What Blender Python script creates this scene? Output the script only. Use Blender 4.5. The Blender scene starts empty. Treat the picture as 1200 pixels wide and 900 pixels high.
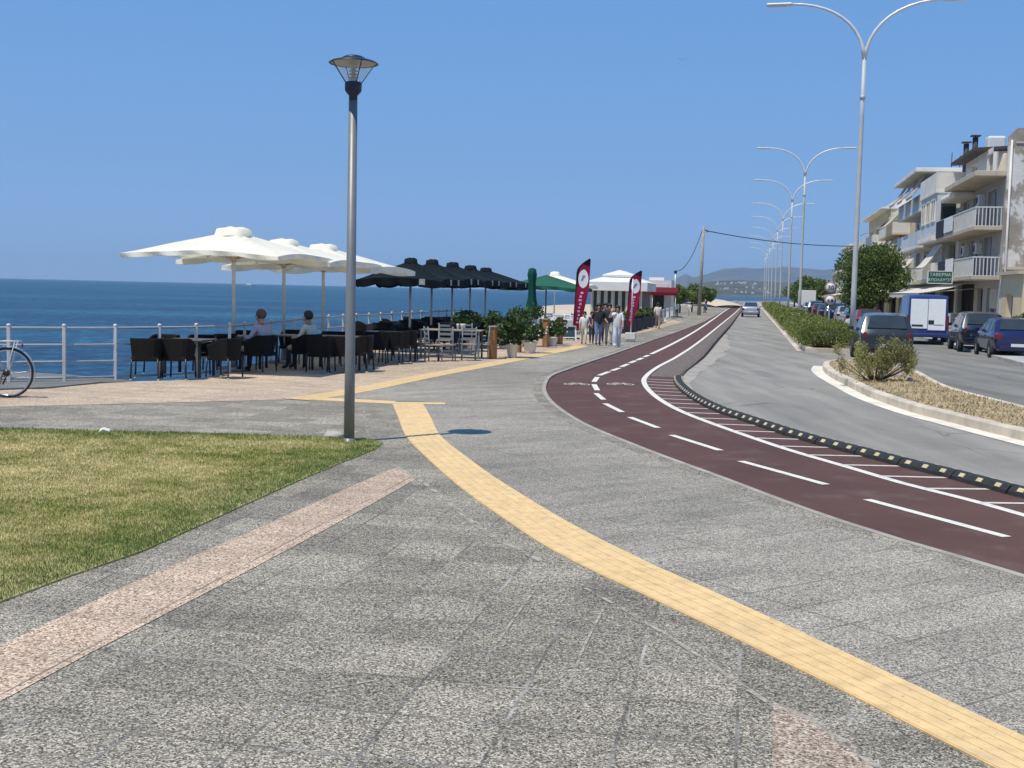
import bpy, bmesh, math, random
import numpy as np
from mathutils import Vector, Matrix, Euler
from mathutils.geometry import tessellate_polygon
rnd = random.Random(7)
nrg = np.random.default_rng(11)
S = bpy.context.scene
COL = S.collection
PI = math.pi
rad = math.radians

# ------------------------------------------------------------------ camera
CAM_H = 1.9
cam = bpy.data.cameras.new('camera'); cam_o = bpy.data.objects.new('camera', cam); COL.objects.link(cam_o)
cam.lens = 42.0; cam.sensor_width = 36.0; cam.clip_end = 30000; cam.clip_start = 0.1
R = Matrix.Rotation(rad(90-4.52), 3, 'X') @ Matrix.Rotation(rad(1.31), 3, 'Z')
cam_o.matrix_world = Matrix.Translation((0, 0, CAM_H)) @ R.to_4x4()
S.camera = cam_o

def ray(px, py):
    return R @ Vector(((px-600)/1400, (450-py)/1400, -1))
def G(px, py, z=0.0):                     # survey a photo point standing on level z
    d = ray(px, py); t = (z-CAM_H)/d.z
    return Vector((d.x*t, d.y*t, z))
def AT(px, py, y):                        # survey a photo point at distance y
    d = ray(px, py); t = y/d.y
    return Vector((d.x*t, y, CAM_H+d.z*t))

# ------------------------------------------------------------------ tagging
def tag(o, label=None, cat=None, group=None, kind=None):
    if label: o['label'] = label
    if cat: o['category'] = cat
    if group: o['group'] = group
    if kind: o['kind'] = kind
    return o
def thing(name, label, cat, loc=(0, 0, 0), rz=0.0, group=None, scale=1.0):
    o = bpy.data.objects.new(name, None); COL.objects.link(o)
    o.location = loc; o.rotation_euler = (0, 0, rz); o.scale = (scale,)*3
    o.empty_display_size = .2
    return tag(o, label, cat, group)
def kids(o): return [c for c in bpy.data.objects if c.parent is o]
def copy_tree(o, parent=None):
    c = o.copy(); COL.objects.link(c)
    if parent is not None: c.parent = parent
    for ch in list(o.children): copy_tree(ch, c)
    return c
ORD = ['first', 'second', 'third', 'fourth', 'fifth', 'sixth', 'seventh', 'eighth', 'ninth', 'tenth', 'eleventh', 'twelfth',
       'thirteenth', 'fourteenth', 'fifteenth', 'sixteenth', 'seventeenth', 'eighteenth', 'nineteenth', 'twentieth',
       'twenty-first', 'twenty-second', 'twenty-third', 'twenty-fourth', 'twenty-fifth', 'twenty-sixth', 'twenty-seventh', 'twenty-eighth', 'twenty-ninth', 'thirtieth']

# ------------------------------------------------------------------ mesh builder
class MB:
    def __init__(s): s.v = []; s.f = []; s.m = []; s.sm = []
    def add(s, verts, faces, mi=0, smooth=False, M=None):
        b = len(s.v)
        s.v += [tuple(M @ Vector(p)) if M is not None else tuple(p) for p in verts]
        for f in faces:
            s.f.append(tuple(b+i for i in f)); s.m.append(mi); s.sm.append(smooth)
        return s
    def box(s, c, d, rz=0, mi=0, bev=0.0, M=None, taper=1.0):
        x, y, z = d[0]/2, d[1]/2, d[2]/2
        if bev <= 0:
            vs = [(-x, -y, -z), (x, -y, -z), (x, y, -z), (-x, y, -z)] + [(a*taper, b*taper, z) for a, b in ((-x, -y), (x, -y), (x, y), (-x, y))]
            fs = [(0, 3, 2, 1), (4, 5, 6, 7), (0, 1, 5, 4), (1, 2, 6, 5), (2, 3, 7, 6), (3, 0, 4, 7)]
        else:
            bm = bmesh.new(); bmesh.ops.create_cube(bm, size=1)
            for v in bm.verts:
                t = taper if v.co.z > 0 else 1
                v.co = Vector((v.co.x*d[0]*t, v.co.y*d[1]*t, v.co.z*d[2]))
            bmesh.ops.bevel(bm, geom=bm.edges[:]+bm.verts[:], offset=min(bev, min(d)*.45), segments=2, affect='EDGES', profile=.5)
            vs = [v.co.copy() for v in bm.verts]; bm.verts.index_update(); fs = [[v.index for v in f.verts] for f in bm.faces]; bm.free()
        T = Matrix.Translation(c) @ Matrix.Rotation(rz, 4, 'Z')
        if M is not None: T = M @ T
        return s.add(vs, fs, mi, False, T)
    def quad(s, a, b, c, d, mi=0): return s.add([a, b, c, d], [(0, 1, 2, 3)], mi)
    def tube(s, pts, r, n=8, mi=0, cap=True, smooth=True):
        pts = [Vector(p) for p in pts]; k = len(pts)
        rs = r if isinstance(r, (list, tuple)) else [r]*k
        vs = []; ref = None
        for i, p in enumerate(pts):
            t = (pts[min(i+1, k-1)]-pts[max(i-1, 0)]).normalized()
            if ref is None: ref = Vector((0, 0, 1)) if abs(t.z) < .9 else Vector((1, 0, 0))
            u = t.cross(ref).normalized(); w = t.cross(u).normalized(); ref = u.cross(t).normalized()*1.0
            ref = w*-1 if False else ref
            for j in range(n):
                a = 2*PI*j/n; vs.append(p+(u*math.cos(a)+w*math.sin(a))*rs[i])
        fs = [(i*n+j, i*n+(j+1) % n, (i+1)*n+(j+1) % n, (i+1)*n+j) for i in range(k-1) for j in range(n)]
        s.add(vs, fs, mi, smooth)
        if cap:
            b = len(s.v)-len(vs)
            for idx in (tuple(range(n)), tuple((k-1)*n+j for j in range(n))):
                s.f.append(tuple(b+i for i in idx)); s.m.append(mi); s.sm.append(False)
        return s
    def lathe(s, prof, n=16, c=(0, 0, 0), mi=0, smooth=True, M=None):
        vs = []; k = len(prof)
        for r_, z in prof:
            for j in range(n):
                a = 2*PI*j/n; vs.append((c[0]+r_*math.cos(a), c[1]+r_*math.sin(a), c[2]+z))
        fs = [(i*n+j, i*n+(j+1) % n, (i+1)*n+(j+1) % n, (i+1)*n+j) for i in range(k-1) for j in range(n)]
        fs += [tuple(range(n))[::-1], tuple((k-1)*n+j for j in range(n))]
        return s.add(vs, fs, mi, smooth, M)
    def ball(s, c, r, n=10, m=7, mi=0):
        r = r if isinstance(r, (tuple, list)) else (r, r, r)
        vs = [(c[0], c[1], c[2]-r[2])]
        for i in range(1, m):
            t = -PI/2+PI*i/m
            for j in range(n):
                a = 2*PI*j/n; vs.append((c[0]+r[0]*math.cos(t)*math.cos(a), c[1]+r[1]*math.cos(t)*math.sin(a), c[2]+r[2]*math.sin(t)))
        vs.append((c[0], c[1], c[2]+r[2])); L = len(vs)-1
        fs = [(0, 1+(j+1) % n, 1+j) for j in range(n)]
        for i in range(m-2):
            for j in range(n): fs.append((1+i*n+j, 1+i*n+(j+1) % n, 1+(i+1)*n+(j+1) % n, 1+(i+1)*n+j))
        fs += [(L, 1+(m-2)*n+j, 1+(m-2)*n+(j+1) % n) for j in range(n)]
        return s.add(vs, fs, mi, True)
    def prism(s, poly, axis, a0, a1, mi=0, M=None):
        """poly of 2D points swept along axis ('x','y','z') from a0 to a1"""
        def mk(p, a): return {'x': (a, p[0], p[1]), 'y': (p[0], a, p[1]), 'z': (p[0], p[1], a)}[axis]
        n = len(poly); vs = [mk(p, a0) for p in poly]+[mk(p, a1) for p in poly]
        tri = tessellate_polygon([[Vector((p[0], p[1], 0)) for p in poly]])
        fs = [tuple(t) for t in tri]+[tuple(i+n for i in t)[::-1] for t in tri]
        fs += [(i, (i+1) % n, (i+1) % n+n, i+n) for i in range(n)]
        return s.add(vs, fs, mi, False, M)
    def build(s, name, mats, parent=None, loc=None, rz=0, recalc=True):
        me = bpy.data.meshes.new(name); me.from_pydata(s.v, [], s.f)
        if not isinstance(mats, (list, tuple)): mats = [mats]
        for m in mats: me.materials.append(m)
        me.polygons.foreach_set('material_index', s.m); me.polygons.foreach_set('use_smooth', s.sm)
        if recalc:
            bm = bmesh.new(); bm.from_mesh(me); bmesh.ops.recalc_face_normals(bm, faces=bm.faces[:]); bm.to_mesh(me); bm.free()
        me.update()
        o = bpy.data.objects.new(name, me); COL.objects.link(o)
        if parent is not None: o.parent = parent
        if loc is not None: o.location = loc
        if rz: o.rotation_euler = (0, 0, rz)
        return o

def np_mesh(name, V, F, mats, parent=None, mi=None, smooth=False):
    """big mesh from numpy arrays; F is (n,3) or (n,4)"""
    me = bpy.data.meshes.new(name); k = F.shape[1]
    me.vertices.add(len(V)); me.vertices.foreach_set('co', V.astype(np.float32).ravel())
    me.loops.add(F.size); me.loops.foreach_set('vertex_index', F.astype(np.int32).ravel())
    me.polygons.add(len(F)); me.polygons.foreach_set('loop_start', np.arange(0, F.size, k, dtype=np.int32))
    if not isinstance(mats, (list, tuple)): mats = [mats]
    for m in mats: me.materials.append(m)
    if mi is not None: me.polygons.foreach_set('material_index', mi.astype(np.int32))
    if smooth: me.polygons.foreach_set('use_smooth', np.ones(len(F), dtype=bool))
    me.update(calc_edges=True); me.validate()
    o = bpy.data.objects.new(name, me); COL.objects.link(o)
    if parent is not None: o.parent = parent
    return o

def catmull(pts, step=.4):
    pts = [Vector(p) for p in pts]; out = []
    P = [pts[0]*2-pts[1]]+pts+[pts[-1]*2-pts[-2]]
    for i in range(1, len(P)-2):
        a, b, c, d = P[i-1:i+3]; n = max(1, min(60, int((c-b).length/step)))
        for k in range(n):
            t = k/n
            out.append(.5*((2*b)+(c-a)*t+(2*a-5*b+4*c-d)*t*t+(3*b-a-3*c+d)*t**3))
    out.append(pts[-1]); return out
def arclen(pts):
    L = [0]
    for a, b in zip(pts, pts[1:]): L.append(L[-1]+(b-a).length)
    return L
def along(pts, L, s):
    s = max(0, min(s, L[-1]-1e-6)); i = max(0, int(np.searchsorted(L, s, side='right'))-1)
    t = (s-L[i])/max(1e-9, L[i+1]-L[i]); return pts[i].lerp(pts[i+1], t), (pts[i+1]-pts[i]).normalized()
def offset(pts, d):
    out = []
    for i, p in enumerate(pts):
        t = (pts[min(i+1, len(pts)-1)]-pts[max(i-1, 0)]).normalized(); out.append(p+Vector((-t.y, t.x, 0))*d)
    return out

def slab(name, poly, z1, z0, m, parent=None, kind='structure'):
    """flat polygon with a skirt down to z0"""
    b = MB(); P = [Vector((p[0], p[1], 0)) for p in poly]; n = len(P)
    tri = tessellate_polygon([P]); vs = [(p.x, p.y, z1) for p in P]
    fs = []
    for t in tri:
        a, q, c = (P[i] for i in t); fs.append(tuple(t) if (q-a).cross(c-a).z > 0 else tuple(t)[::-1])
    b.add(vs, fs)
    if z0 is not None:
        b.add([(p.x, p.y, z1) for p in P]+[(p.x, p.y, z0) for p in P], [(i, (i+1) % n, (i+1) % n+n, i+n) for i in range(n)])
    o = b.build(name, m, parent, recalc=False)
    if kind and parent is None: tag(o, kind=kind)
    return o
def ribbon(name, L, Rr, z, m, parent=None, kind='structure', thick=0.0, z_off=0):
    """band between two polylines with uv (u metres along, v 0-1 across)"""
    n = len(L); vs = []; fs = []; uv = []
    s = 0
    for i in range(n):
        if i: s += ((L[i]+Rr[i])/2-(L[i-1]+Rr[i-1])/2).length
        vs += [(L[i].x, L[i].y, z), (Rr[i].x, Rr[i].y, z)]; uv += [(s, 0), (s, 1)]
    fs = [(2*i, 2*i+1, 2*i+3, 2*i+2) for i in range(n-1)]
    b = MB(); b.add(vs, fs)
    if thick:
        for side in (0, 1):
            b.add([(v[0], v[1], z) for v in vs[side::2]]+[(v[0], v[1], z-thick) for v in vs[side::2]], [(i, i+1, i+1+n, i+n) for i in range(n-1)])
    o = b.build(name, m, parent, recalc=False)
    me = o.data; ul = me.uv_layers.new(name='UVMap')
    full = uv+[(0, 0)]*(len(me.vertices)-len(uv))
    for l in me.loops: ul.data[l.index].uv = full[l.vertex_index]
    bm = bmesh.new(); bm.from_mesh(me)
    for f in bm.faces:
        if abs(f.normal.z) > .5 and f.normal.z < 0: f.normal_flip()
    bm.to_mesh(me); bm.free()
    if kind and parent is None: tag(o, kind=kind)
    return o
def resample(pts, n):
    L = arclen(pts); return [along(pts, L, L[-1]*i/(n-1))[0] for i in range(n)]

# ------------------------------------------------------------------ materials
class NT:
    def __init__(s, name):
        s.m = bpy.data.materials.new(name); s.m.use_nodes = True; s.t = s.m.node_tree; s.n = s.t.nodes; s.l = s.t.links
        s.bs = s.n['Principled BSDF']; s._co = None
    def node(s, typ, **kw):
        n = s.n.new(typ)
        for k, v in kw.items(): setattr(n, k, v)
        return n
    def set(s, n, **kw):
        for k, v in kw.items():
            k = k.replace('_', ' ')
            if hasattr(v, 'is_linked') or isinstance(v, bpy.types.NodeSocket): s.l.new(v, n.inputs[k])
            else: n.inputs[k].default_value = v
        return n
    def co(s, kind='Object'):
        if s._co is None: s._co = s.node('ShaderNodeTexCoord')
        return s._co.outputs[kind]
    def pos(s): return s.node('ShaderNodeNewGeometry').outputs['Position']
    def map(s, src, scale=(1, 1, 1), rot=(0, 0, 0)):
        n = s.node('ShaderNodeMapping'); s.l.new(src, n.inputs[0]); n.inputs['Scale'].default_value = scale; n.inputs['Rotation'].default_value = rot
        return n.outputs[0]
    def noise(s, src, scale, detail=3, rough=.55, dist=0.0):
        n = s.node('ShaderNodeTexNoise'); s.set(n, Vector=src, Scale=scale, Detail=detail, Roughness=rough, Distortion=dist); return n.outputs['Fac']
    def voro(s, src, scale, feature='F1', out='Color', rnd_=1.0):
        n = s.node('ShaderNodeTexVoronoi', feature=feature); s.set(n, Vector=src, Scale=scale, Randomness=rnd_); return n.outputs[out]
    def ramp(s, fac, stops, interp='LINEAR'):
        n = s.node('ShaderNodeValToRGB'); n.color_ramp.interpolation = interp; e = n.color_ramp.elements
        while len(e) < len(stops): e.new(.5)
        for i, (p, c) in enumerate(stops):
            e[i].position = p; c = c if isinstance(c, (tuple, list)) else (c, c, c); e[i].color = (*c[:3], 1)
        s.l.new(fac, n.inputs[0]); return n.outputs[0]
    def mix(s, fac, a, b, mode='MIX'):
        n = s.node('ShaderNodeMix', data_type='RGBA', blend_type=mode)
        for sock, v in ((n.inputs[0], fac), (n.inputs[6], a), (n.inputs[7], b)):
            if isinstance(v, bpy.types.NodeSocket): s.l.new(v, sock)
            elif isinstance(v, (tuple, list)): sock.default_value = (*v[:3], 1)
            else: sock.default_value = v
        return n.outputs[2]
    def math(s, op, a, b=0.0, clamp=False):
        n = s.node('ShaderNodeMath', operation=op, use_clamp=clamp)
        for i, v in enumerate((a, b)):
            if isinstance(v, bpy.types.NodeSocket): s.l.new(v, n.inputs[i])
            else: n.inputs[i].default_value = v
        return n.outputs[0]
    def bump(s, h, strength=.3, dist=.01):
        n = s.node('ShaderNodeBump'); s.set(n, Height=h, Strength=strength, Distance=dist); s.l.new(n.outputs[0], s.bs.inputs['Normal']); return n
    def out(s, color=None, rough=None, **kw):
        if color is not None:
            if isinstance(color, bpy.types.NodeSocket): s.l.new(color, s.bs.inputs['Base Color'])
            else: s.bs.inputs['Base Color'].default_value = (*color[:3], 1)
        if rough is not None: s.set(s.bs, Roughness=rough)
        for k, v in kw.items():
            k = k.replace('_', ' ')
            if isinstance(v, bpy.types.NodeSocket): s.l.new(v, s.bs.inputs[k])
            else: s.bs.inputs[k].default_value = v
        return s.m
def simple(name, c, rough=.6, var=.12, scale=6.0, bump=0.0, bs=60.0, dirt=0.0, **kw):
    t = NT(name); p = t.pos() if False else t.co('Object')
    f = t.noise(p, scale, 4, .6)
    lo = tuple(max(0, x*(1-var)) for x in c); hi = tuple(min(1, x*(1+var)) for x in c)
    col = t.ramp(f, [(.3, lo), (.7, hi)])
    if dirt:
        d = t.ramp(t.noise(p, scale*.35, 5, .65), [(.48, 0.0), (.7, dirt)])
        col = t.mix(d, col, tuple(x*.45 for x in c))
    if bump: t.bump(t.noise(p, bs, 3, .6), bump, .01)
    return t.out(col, rough, **kw)
# ------------------------------------------------------------------ world, sun
SUN_AZ = None
def sun_setup():
    base = G(409, 517); tip = G(548, 505.5)
    sh = tip-base                                  # shadow of the lamp head on the paving
    h = AT(413, 82, base.y).z
    el = math.atan2(h, sh.length); d = Vector((sh.x, sh.y, -h)).normalized()
    w = bpy.data.worlds.new('World'); S.world = w; w.use_nodes = True; nt = w.node_tree
    sky = nt.nodes.new('ShaderNodeTexSky'); sky.sky_type = 'NISHITA'; sky.sun_disc = False
    sky.sun_elevation = el
    to_sun = -d; sky.sun_rotation = math.atan2(to_sun.x, to_sun.y)
    sky.air_density = 0.6; sky.dust_density = 0.0; sky.ozone_density = 1.0; sky.altitude = 0
    bg = nt.nodes['Background']; bg.inputs[1].default_value = SKY_STRENGTH
    # clear Aegean sky: the gradient of the Nishita sky, flattened per channel
    sp = nt.nodes.new('ShaderNodeSeparateColor'); cb = nt.nodes.new('ShaderNodeCombineColor'); nt.links.new(sky.outputs[0], sp.inputs[0])
    for i, (c, e) in enumerate(((.283, .40), (.398, .22), (.640, .093))):
        pw = nt.nodes.new('ShaderNodeMath'); pw.operation = 'POWER'; pw.inputs[1].default_value = e; nt.links.new(sp.outputs[i], pw.inputs[0])
        ml = nt.nodes.new('ShaderNodeMath'); ml.operation = 'MULTIPLY'; ml.inputs[1].default_value = c*10*(.1**e); nt.links.new(pw.outputs[0], ml.inputs[0])
        nt.links.new(ml.outputs[0], cb.inputs[i])
    nt.links.new(cb.outputs[0], bg.inputs[0])
    l = bpy.data.lights.new('sun', 'SUN'); l.energy = SUN_E; l.angle = rad(.53); l.color = (1, .92, .78)
    o = bpy.data.objects.new('sun', l); COL.objects.link(o); o.rotation_euler = d.to_track_quat('-Z', 'Y').to_euler(); o.location = (0, 0, 30)
    print('sun elevation', math.degrees(el), 'shadow', sh)
SKY_STRENGTH = .1; SUN_E = 3.5
sun_setup()
S.view_settings.view_transform = 'Standard'; S.view_settings.look = 'None'; S.view_settings.gamma = 1; S.view_settings.exposure = 0.30
S.view_settings.use_curve_mapping = False
S.cycles.max_bounces = 6; S.cycles.transparent_max_bounces = 8; S.cycles.volume_bounces = 0

# ------------------------------------------------------------------ ground materials
AZ = math.atan2(.2, 1)                             # the promenade heads 11 degrees right of the camera
def paving_mat(name, tones, pink=False, rot=AZ, tile=(.5, .5), joint=.6, tile_amp=.20, tint=(.82, .74, .605)):
    t = NT(name); p = t.map(t.pos(), rot=(0, 0, rot))
    g = t.voro(p, 100 if pink else 122, out='Color'); gs = t.node('ShaderNodeSeparateColor'); t.l.new(g, gs.inputs[0])
    col = t.ramp(gs.outputs[0], tones, 'LINEAR')
    fine = t.noise(p, 420, 2, .7)
    col = t.mix(.45, col, t.ramp(fine, [(.3, .25), (.7, .9)]), 'OVERLAY')
    # slab rows: every slab its own tone
    br = t.node('ShaderNodeTexBrick'); br.offset = 0.0
    t.set(br, Vector=p, Scale=1.0, Color1=(0, 0, 0, 1), Color2=(1, 1, 1, 1), Mortar=(.5, .5, .5, 1))
    br.inputs['Mortar Size'].default_value = .009; br.inputs['Brick Width'].default_value = tile[0]; br.inputs['Row Height'].default_value = tile[1]
    br.inputs['Bias'].default_value = 0; br.inputs['Mortar Smooth'].default_value = .3
    v = t.ramp(br.outputs['Color'], [(0, 1-tile_amp), (1, 1+tile_amp)])
    col = t.mix(1.0, col, v, 'MULTIPLY')
    st = t.noise(t.map(p, (1, 2.6, 1)), .9, 5, .62)
    col = t.mix(1.0, col, t.ramp(st, [(.28, .74), (.5, .99), (.75, 1.16)]), 'MULTIPLY')
    st2 = t.noise(p, .16, 3, .5)
    col = t.mix(1.0, col, t.ramp(st2, [(.3, .84), (.7, 1.12)]), 'MULTIPLY')
    col = t.mix(1.0, col, tint, 'MULTIPLY')
    # pale grout that survives only here and there
    gm = t.math('MULTIPLY', br.outputs['Fac'], t.ramp(t.noise(p, 1.5, 4, .6), [(.47, 0), (.60, joint)]))
    col = t.mix(gm, col, (.62, .6, .56))
    dk = t.math('MULTIPLY', br.outputs['Fac'], t.ramp(t.noise(p, 1.1, 3, .6), [(.46, .62), (.60, .12)]))
    col = t.mix(dk, col, (.07, .07, .065))
    col = t.mix(t.ramp(t.noise(p, 5.5, 2, .5), [(.73, 0), (.77, .45)]), col, (.06, .055, .05))
    h = t.math('ADD', gs.outputs[1], t.math('MULTIPLY', fine, .6))
    t.bump(h, .55, .004)
    return t.out(col, .85, Specular_IOR_Level=.25)
M = {}
M['paving'] = paving_mat('pebble paving', [(0, .05), (.22, (.15, .148, .14)), (.55, (.30, .297, .285)), (.80, (.48, .475, .45)), (1, .76)])
M['paving_band'] = paving_mat('pebble paving blue grey', [(0, .09), (.25, (.20, .20, .196)), (.55, (.335, .335, .33)), (.82, (.47, .47, .455)), (1, .64)], rot=-.62, tile=(.8, .4), joint=.28, tile_amp=.07, tint=(.91, .83, .695))
M['terrace'] = paving_mat('pink pebble terrace', [(0, (.15, .115, .10)), (.3, (.36, .285, .235)), (.6, (.52, .43, .36)), (1, (.74, .66, .57))], pink=True, tile_amp=.05, joint=.15, tint=(1, .92, .78))
M['mosaic'] = paving_mat('pink pebble mosaic', [(0, (.13, .09, .075)), (.25, (.36, .255, .205)), (.6, (.54, .435, .365)), (1, (.78, .70, .62))], pink=True, tile=(1.1, 3), joint=.1, tile_amp=.05, tint=(1.0, .93, .80))
M['mosaic_worn'] = paving_mat('worn pink mosaic', [(0, (.09, .07, .065)), (.25, (.24, .19, .17)), (.6, (.38, .325, .29)), (1, (.66, .60, .55))], pink=True, tile=(1.1, 3), joint=.1, tile_amp=.05, tint=(1.0, .92, .78))
def mortar_mat():
    t = NT('worn pale mortar'); p = t.pos(); f = t.noise(p, 7, 5, .7)
    t.l.new(t.ramp(f, [(.42, 0), (.58, .85)]), t.bs.inputs['Alpha']); return t.out(t.ramp(t.noise(p, 60, 3, .6), [(.3, (.34, .31, .25)), (.7, (.58, .53, .44))]), .9)
M['mortar'] = mortar_mat()
def tactile():
    t = NT('yellow tactile tile'); uv = t.co('UV')
    br = t.node('ShaderNodeTexBrick'); br.offset = 0
    t.set(br, Vector=t.map(uv, (1, .4, 1)), Scale=1.0, Color1=(.72, .505, .235, 1), Color2=(.75, .53, .255, 1), Mortar=(.62, .43, .195, 1))
    br.inputs['Mortar Size'].default_value = .003; br.inputs['Brick Width'].default_value = .4; br.inputs['Row Height'].default_value = .4
    p = t.pos(); f = t.noise(p, 9, 5, .65)
    col = t.mix(1.0, br.outputs['Color'], t.ramp(f, [(.3, .80), (.6, 1.04), (.8, 1.15)]), 'MULTIPLY')
    col = t.mix(t.ramp(t.noise(p, 34, 2, .5), [(.70, 0), (.76, .6)]), col, (.12, .08, .05))
    col = t.mix(t.ramp(t.noise(p, 1.3, 4, .6), [(.55, 0), (.75, .3)]), col, (.40, .33, .24))
    t.bump(t.noise(p, 160, 3, .6), .25, .003)
    return t.out(col, .75)
M['tactile'] = tactile()
def path_mat():
    t = NT('dark red cycle surface'); p = t.pos(); f = t.noise(p, 260, 3, .7)
    col = t.ramp(f, [(.25, (.046, .023, .0175)), (.5, (.100, .048, .036)), (.8, (.168, .09, .069))])
    col = t.mix(1, col, t.ramp(t.noise(p, .5, 5, .6), [(.3, .82), (.7, 1.2)]), 'MULTIPLY')
    col = t.mix(t.ramp(t.noise(p, 1.6, 6, .7), [(.52, 0), (.72, .4)]), col, (.19, .145, .125))
    t.bump(f, .35, .003); return t.out(col, .8, Specular_IOR_Level=.3)
M['path'] = path_mat()
def asphalt(name, base, warm=0.0):
    t = NT(name); p = t.pos(); f = t.noise(p, 180, 3, .7)
    lo = tuple(x*.62 for x in base); hi = tuple(x*1.45 for x in base)
    col = t.ramp(f, [(.28, lo), (.5, base), (.78, hi)])
    wl = t.noise(t.map(p, (1.3, .12, 1), (0, 0, AZ)), 1.0, 4, .6)
    col = t.mix(1, col, t.ramp(wl, [(.3, .74), (.5, 1.0), (.72, 1.3)]), 'MULTIPLY')
    col = t.mix(t.ramp(t.noise(p, .35, 5, .65), [(.5, 0), (.72, .35)]), col, (base[0]*1.7, base[1]*1.6, base[2]*1.45))
    cr = t.voro(t.map(p, (1, .6, 1)), .55, 'DISTANCE_TO_EDGE', 'Distance')
    cm = t.math('MULTIPLY', t.ramp(cr, [(0, 1), (.012, 0)]), t.ramp(t.noise(p, .4, 3, .5), [(.52, 0), (.62, .55)]))
    col = t.mix(cm, col, (.03, .03, .03))
    t.bump(f, .4, .004); return t.out(col, .82, Specular_IOR_Level=.3)
M['asphalt'] = asphalt('grey asphalt', (.255, .240, .205))
M['asphalt2'] = asphalt('darker asphalt', (.20, .19, .165))
M['dust'] = simple('dusty gravel', (.34, .31, .262), .95, .3, 3, .4, 90)
def paint(name, c, wear=.5):
    t = NT(name); p = t.pos(); f = t.noise(p, 14, 6, .75)
    col = t.mix(t.ramp(f, [(.52, 0), (.66, wear)]), c, tuple(x*.42 for x in c)); return t.out(col, .7)
M['white_paint'] = paint('white road paint', (.74, .70, .61), .65)
M['worn_paint'] = paint('worn road paint', (.62, .56, .49), .65)
M['kerb'] = simple('concrete kerb', (.60, .52, .41), .9, .22, 2.2, .3, 70, .5)
M['white_kerb'] = simple('whitewashed gutter', (.74, .68, .57), .9, .15, 3, .2, 60, .35)
M['path_kerb'] = simple('pebble kerb', (.165, .138, .122), .95, .35, 9, .5, 80, Specular_IOR_Level=.08)
M['edging'] = simple('cement edging', (.34, .31, .265), .9, .25, 3, .3, 60)
M['concrete'] = simple('pale concrete', (.42, .40, .36), .9, .18, 1.5, .3, 40, .4)
M['dark_concrete'] = simple('wet dark concrete', (.16, .155, .145), .85, .25, 1.5, .3, 40, .4)
M['soil'] = simple('dry soil', (.36, .28, .165), .95, .45, 2.2, .5, 60)
M['sand'] = simple('beach sand', (.55, .45, .32), .95, .12, .3)
M['earth'] = simple('earth', (.22, .2, .17), .95, .25, .5)
def sea_mat():
    t = NT('sea water'); p = t.pos()
    a = t.noise(t.map(p, (1.3, .8, 1)), .8, 5, .68); b = t.noise(t.map(p, (.25, .9, 1)), .06, 3, .6)
    c = t.noise(t.map(p, (.12, .6, 1)), .012, 3, .55)
    col = t.ramp(t.math('ADD', t.math('MULTIPLY', b, .35), t.math('ADD', t.math('MULTIPLY', a, .60), t.math('MULTIPLY', c, .05))), [(.41, (.002, .018, .048)), (.5, (.006, .048, .094)), (.585, (.024, .112, .168))])
    big = t.ramp(t.noise(t.map(p, (.1, 1, 1)), .0035, 4, .6), [(.35, .92), (.65, 1.08)])
    col = t.mix(1, col, big, 'MULTIPLY')
    h = t.math('ADD', t.math('MULTIPLY', a, .5), t.math('MULTIPLY', b, .9))
    t.bump(h, .9, .9)
    return t.out(col, .32, Specular_IOR_Level=.16)
M['sea'] = sea_mat()
def lawn_mat(name, blades=False):
    t = NT(name); p = t.pos()
    a = t.noise(p, .55, 4, .6); b = t.noise(p, 3.2, 4, .65)
    f = t.math('ADD', t.math('MULTIPLY', a, .6), t.math('MULTIPLY', b, .4))
    g = 2.15 if blades else 1.5
    col = t.ramp(f, [(.35, (.085*g, .105*g, .026*g)), (.44, (.17*g, .165*g, .05*g)), (.52, (.255*g, .222*g, .098*g)), (.64, (.355*g, .30*g, .155*g))])
    # the watered margin along the path stays greener
    at = t.node('ShaderNodeAttribute', attribute_name='edge'); 
    col = t.mix(at.outputs['Fac'], col, t.ramp(b, [(.35, (.060*g, .088*g, .026*g)), (.65, (.135*g, .158*g, .052*g))]))
    if blades:
        r = t.node('ShaderNodeAttribute', attribute_name='tint')
        col = t.mix(1, col, t.ramp(r.outputs['Fac'], [(0, .62), (1, 1.45)]), 'MULTIPLY')
    return t.out(col, .75, Specular_IOR_Level=.2)
M['lawn_soil'] = lawn_mat('lawn soil'); M['blades'] = lawn_mat('grass blades', True)

# ------------------------------------------------------------------ survey lines (on the ground)
def line(pts, z=0, step=.4): return catmull([G(x, y, z) for x, y in pts], step)
ROAD_Z = -.08; PATH_Z = -.025
coast_px = [(0, 457), (50, 456), (108, 450), (150, 447.5), (200, 446), (255, 441.5)]
coast = [Vector((-60, 7.5, 0)), Vector((-22, 17.4, 0))]+[G(x, y) for x, y in coast_px]
coast += [Vector((-6.15, 27.6, 0)), Vector((-5.9, 31, 0)), Vector((-5.2, 36, 0)), Vector((-4.0, 42, 0)), Vector((-2.0, 52, 0)), Vector((.6, 64, 0)),
          Vector((4.0, 80, 0)), Vector((9.0, 105, 0)), Vector((16, 140, 0)), Vector((24, 178, 0)), Vector((44, 270, 0)), Vector((75, 400, 0))]
Lp = line([(3000, 1480), (1900, 920), (1500, 772), (1330, 713), (1200, 674), (1130, 653), (1060, 633), (990, 611), (920, 586.5), (850, 560), (780, 534.5), (740, 519), (695, 500.5), (670, 487), (650, 472.5), (641, 461), (640, 451), (647, 440.5), (665, 433.3), (690, 424.5), (720, 414.5), (760, 400.5), (795, 388.5), (825, 376.8), (846, 365.5), (856, 359)], 0)
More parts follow.
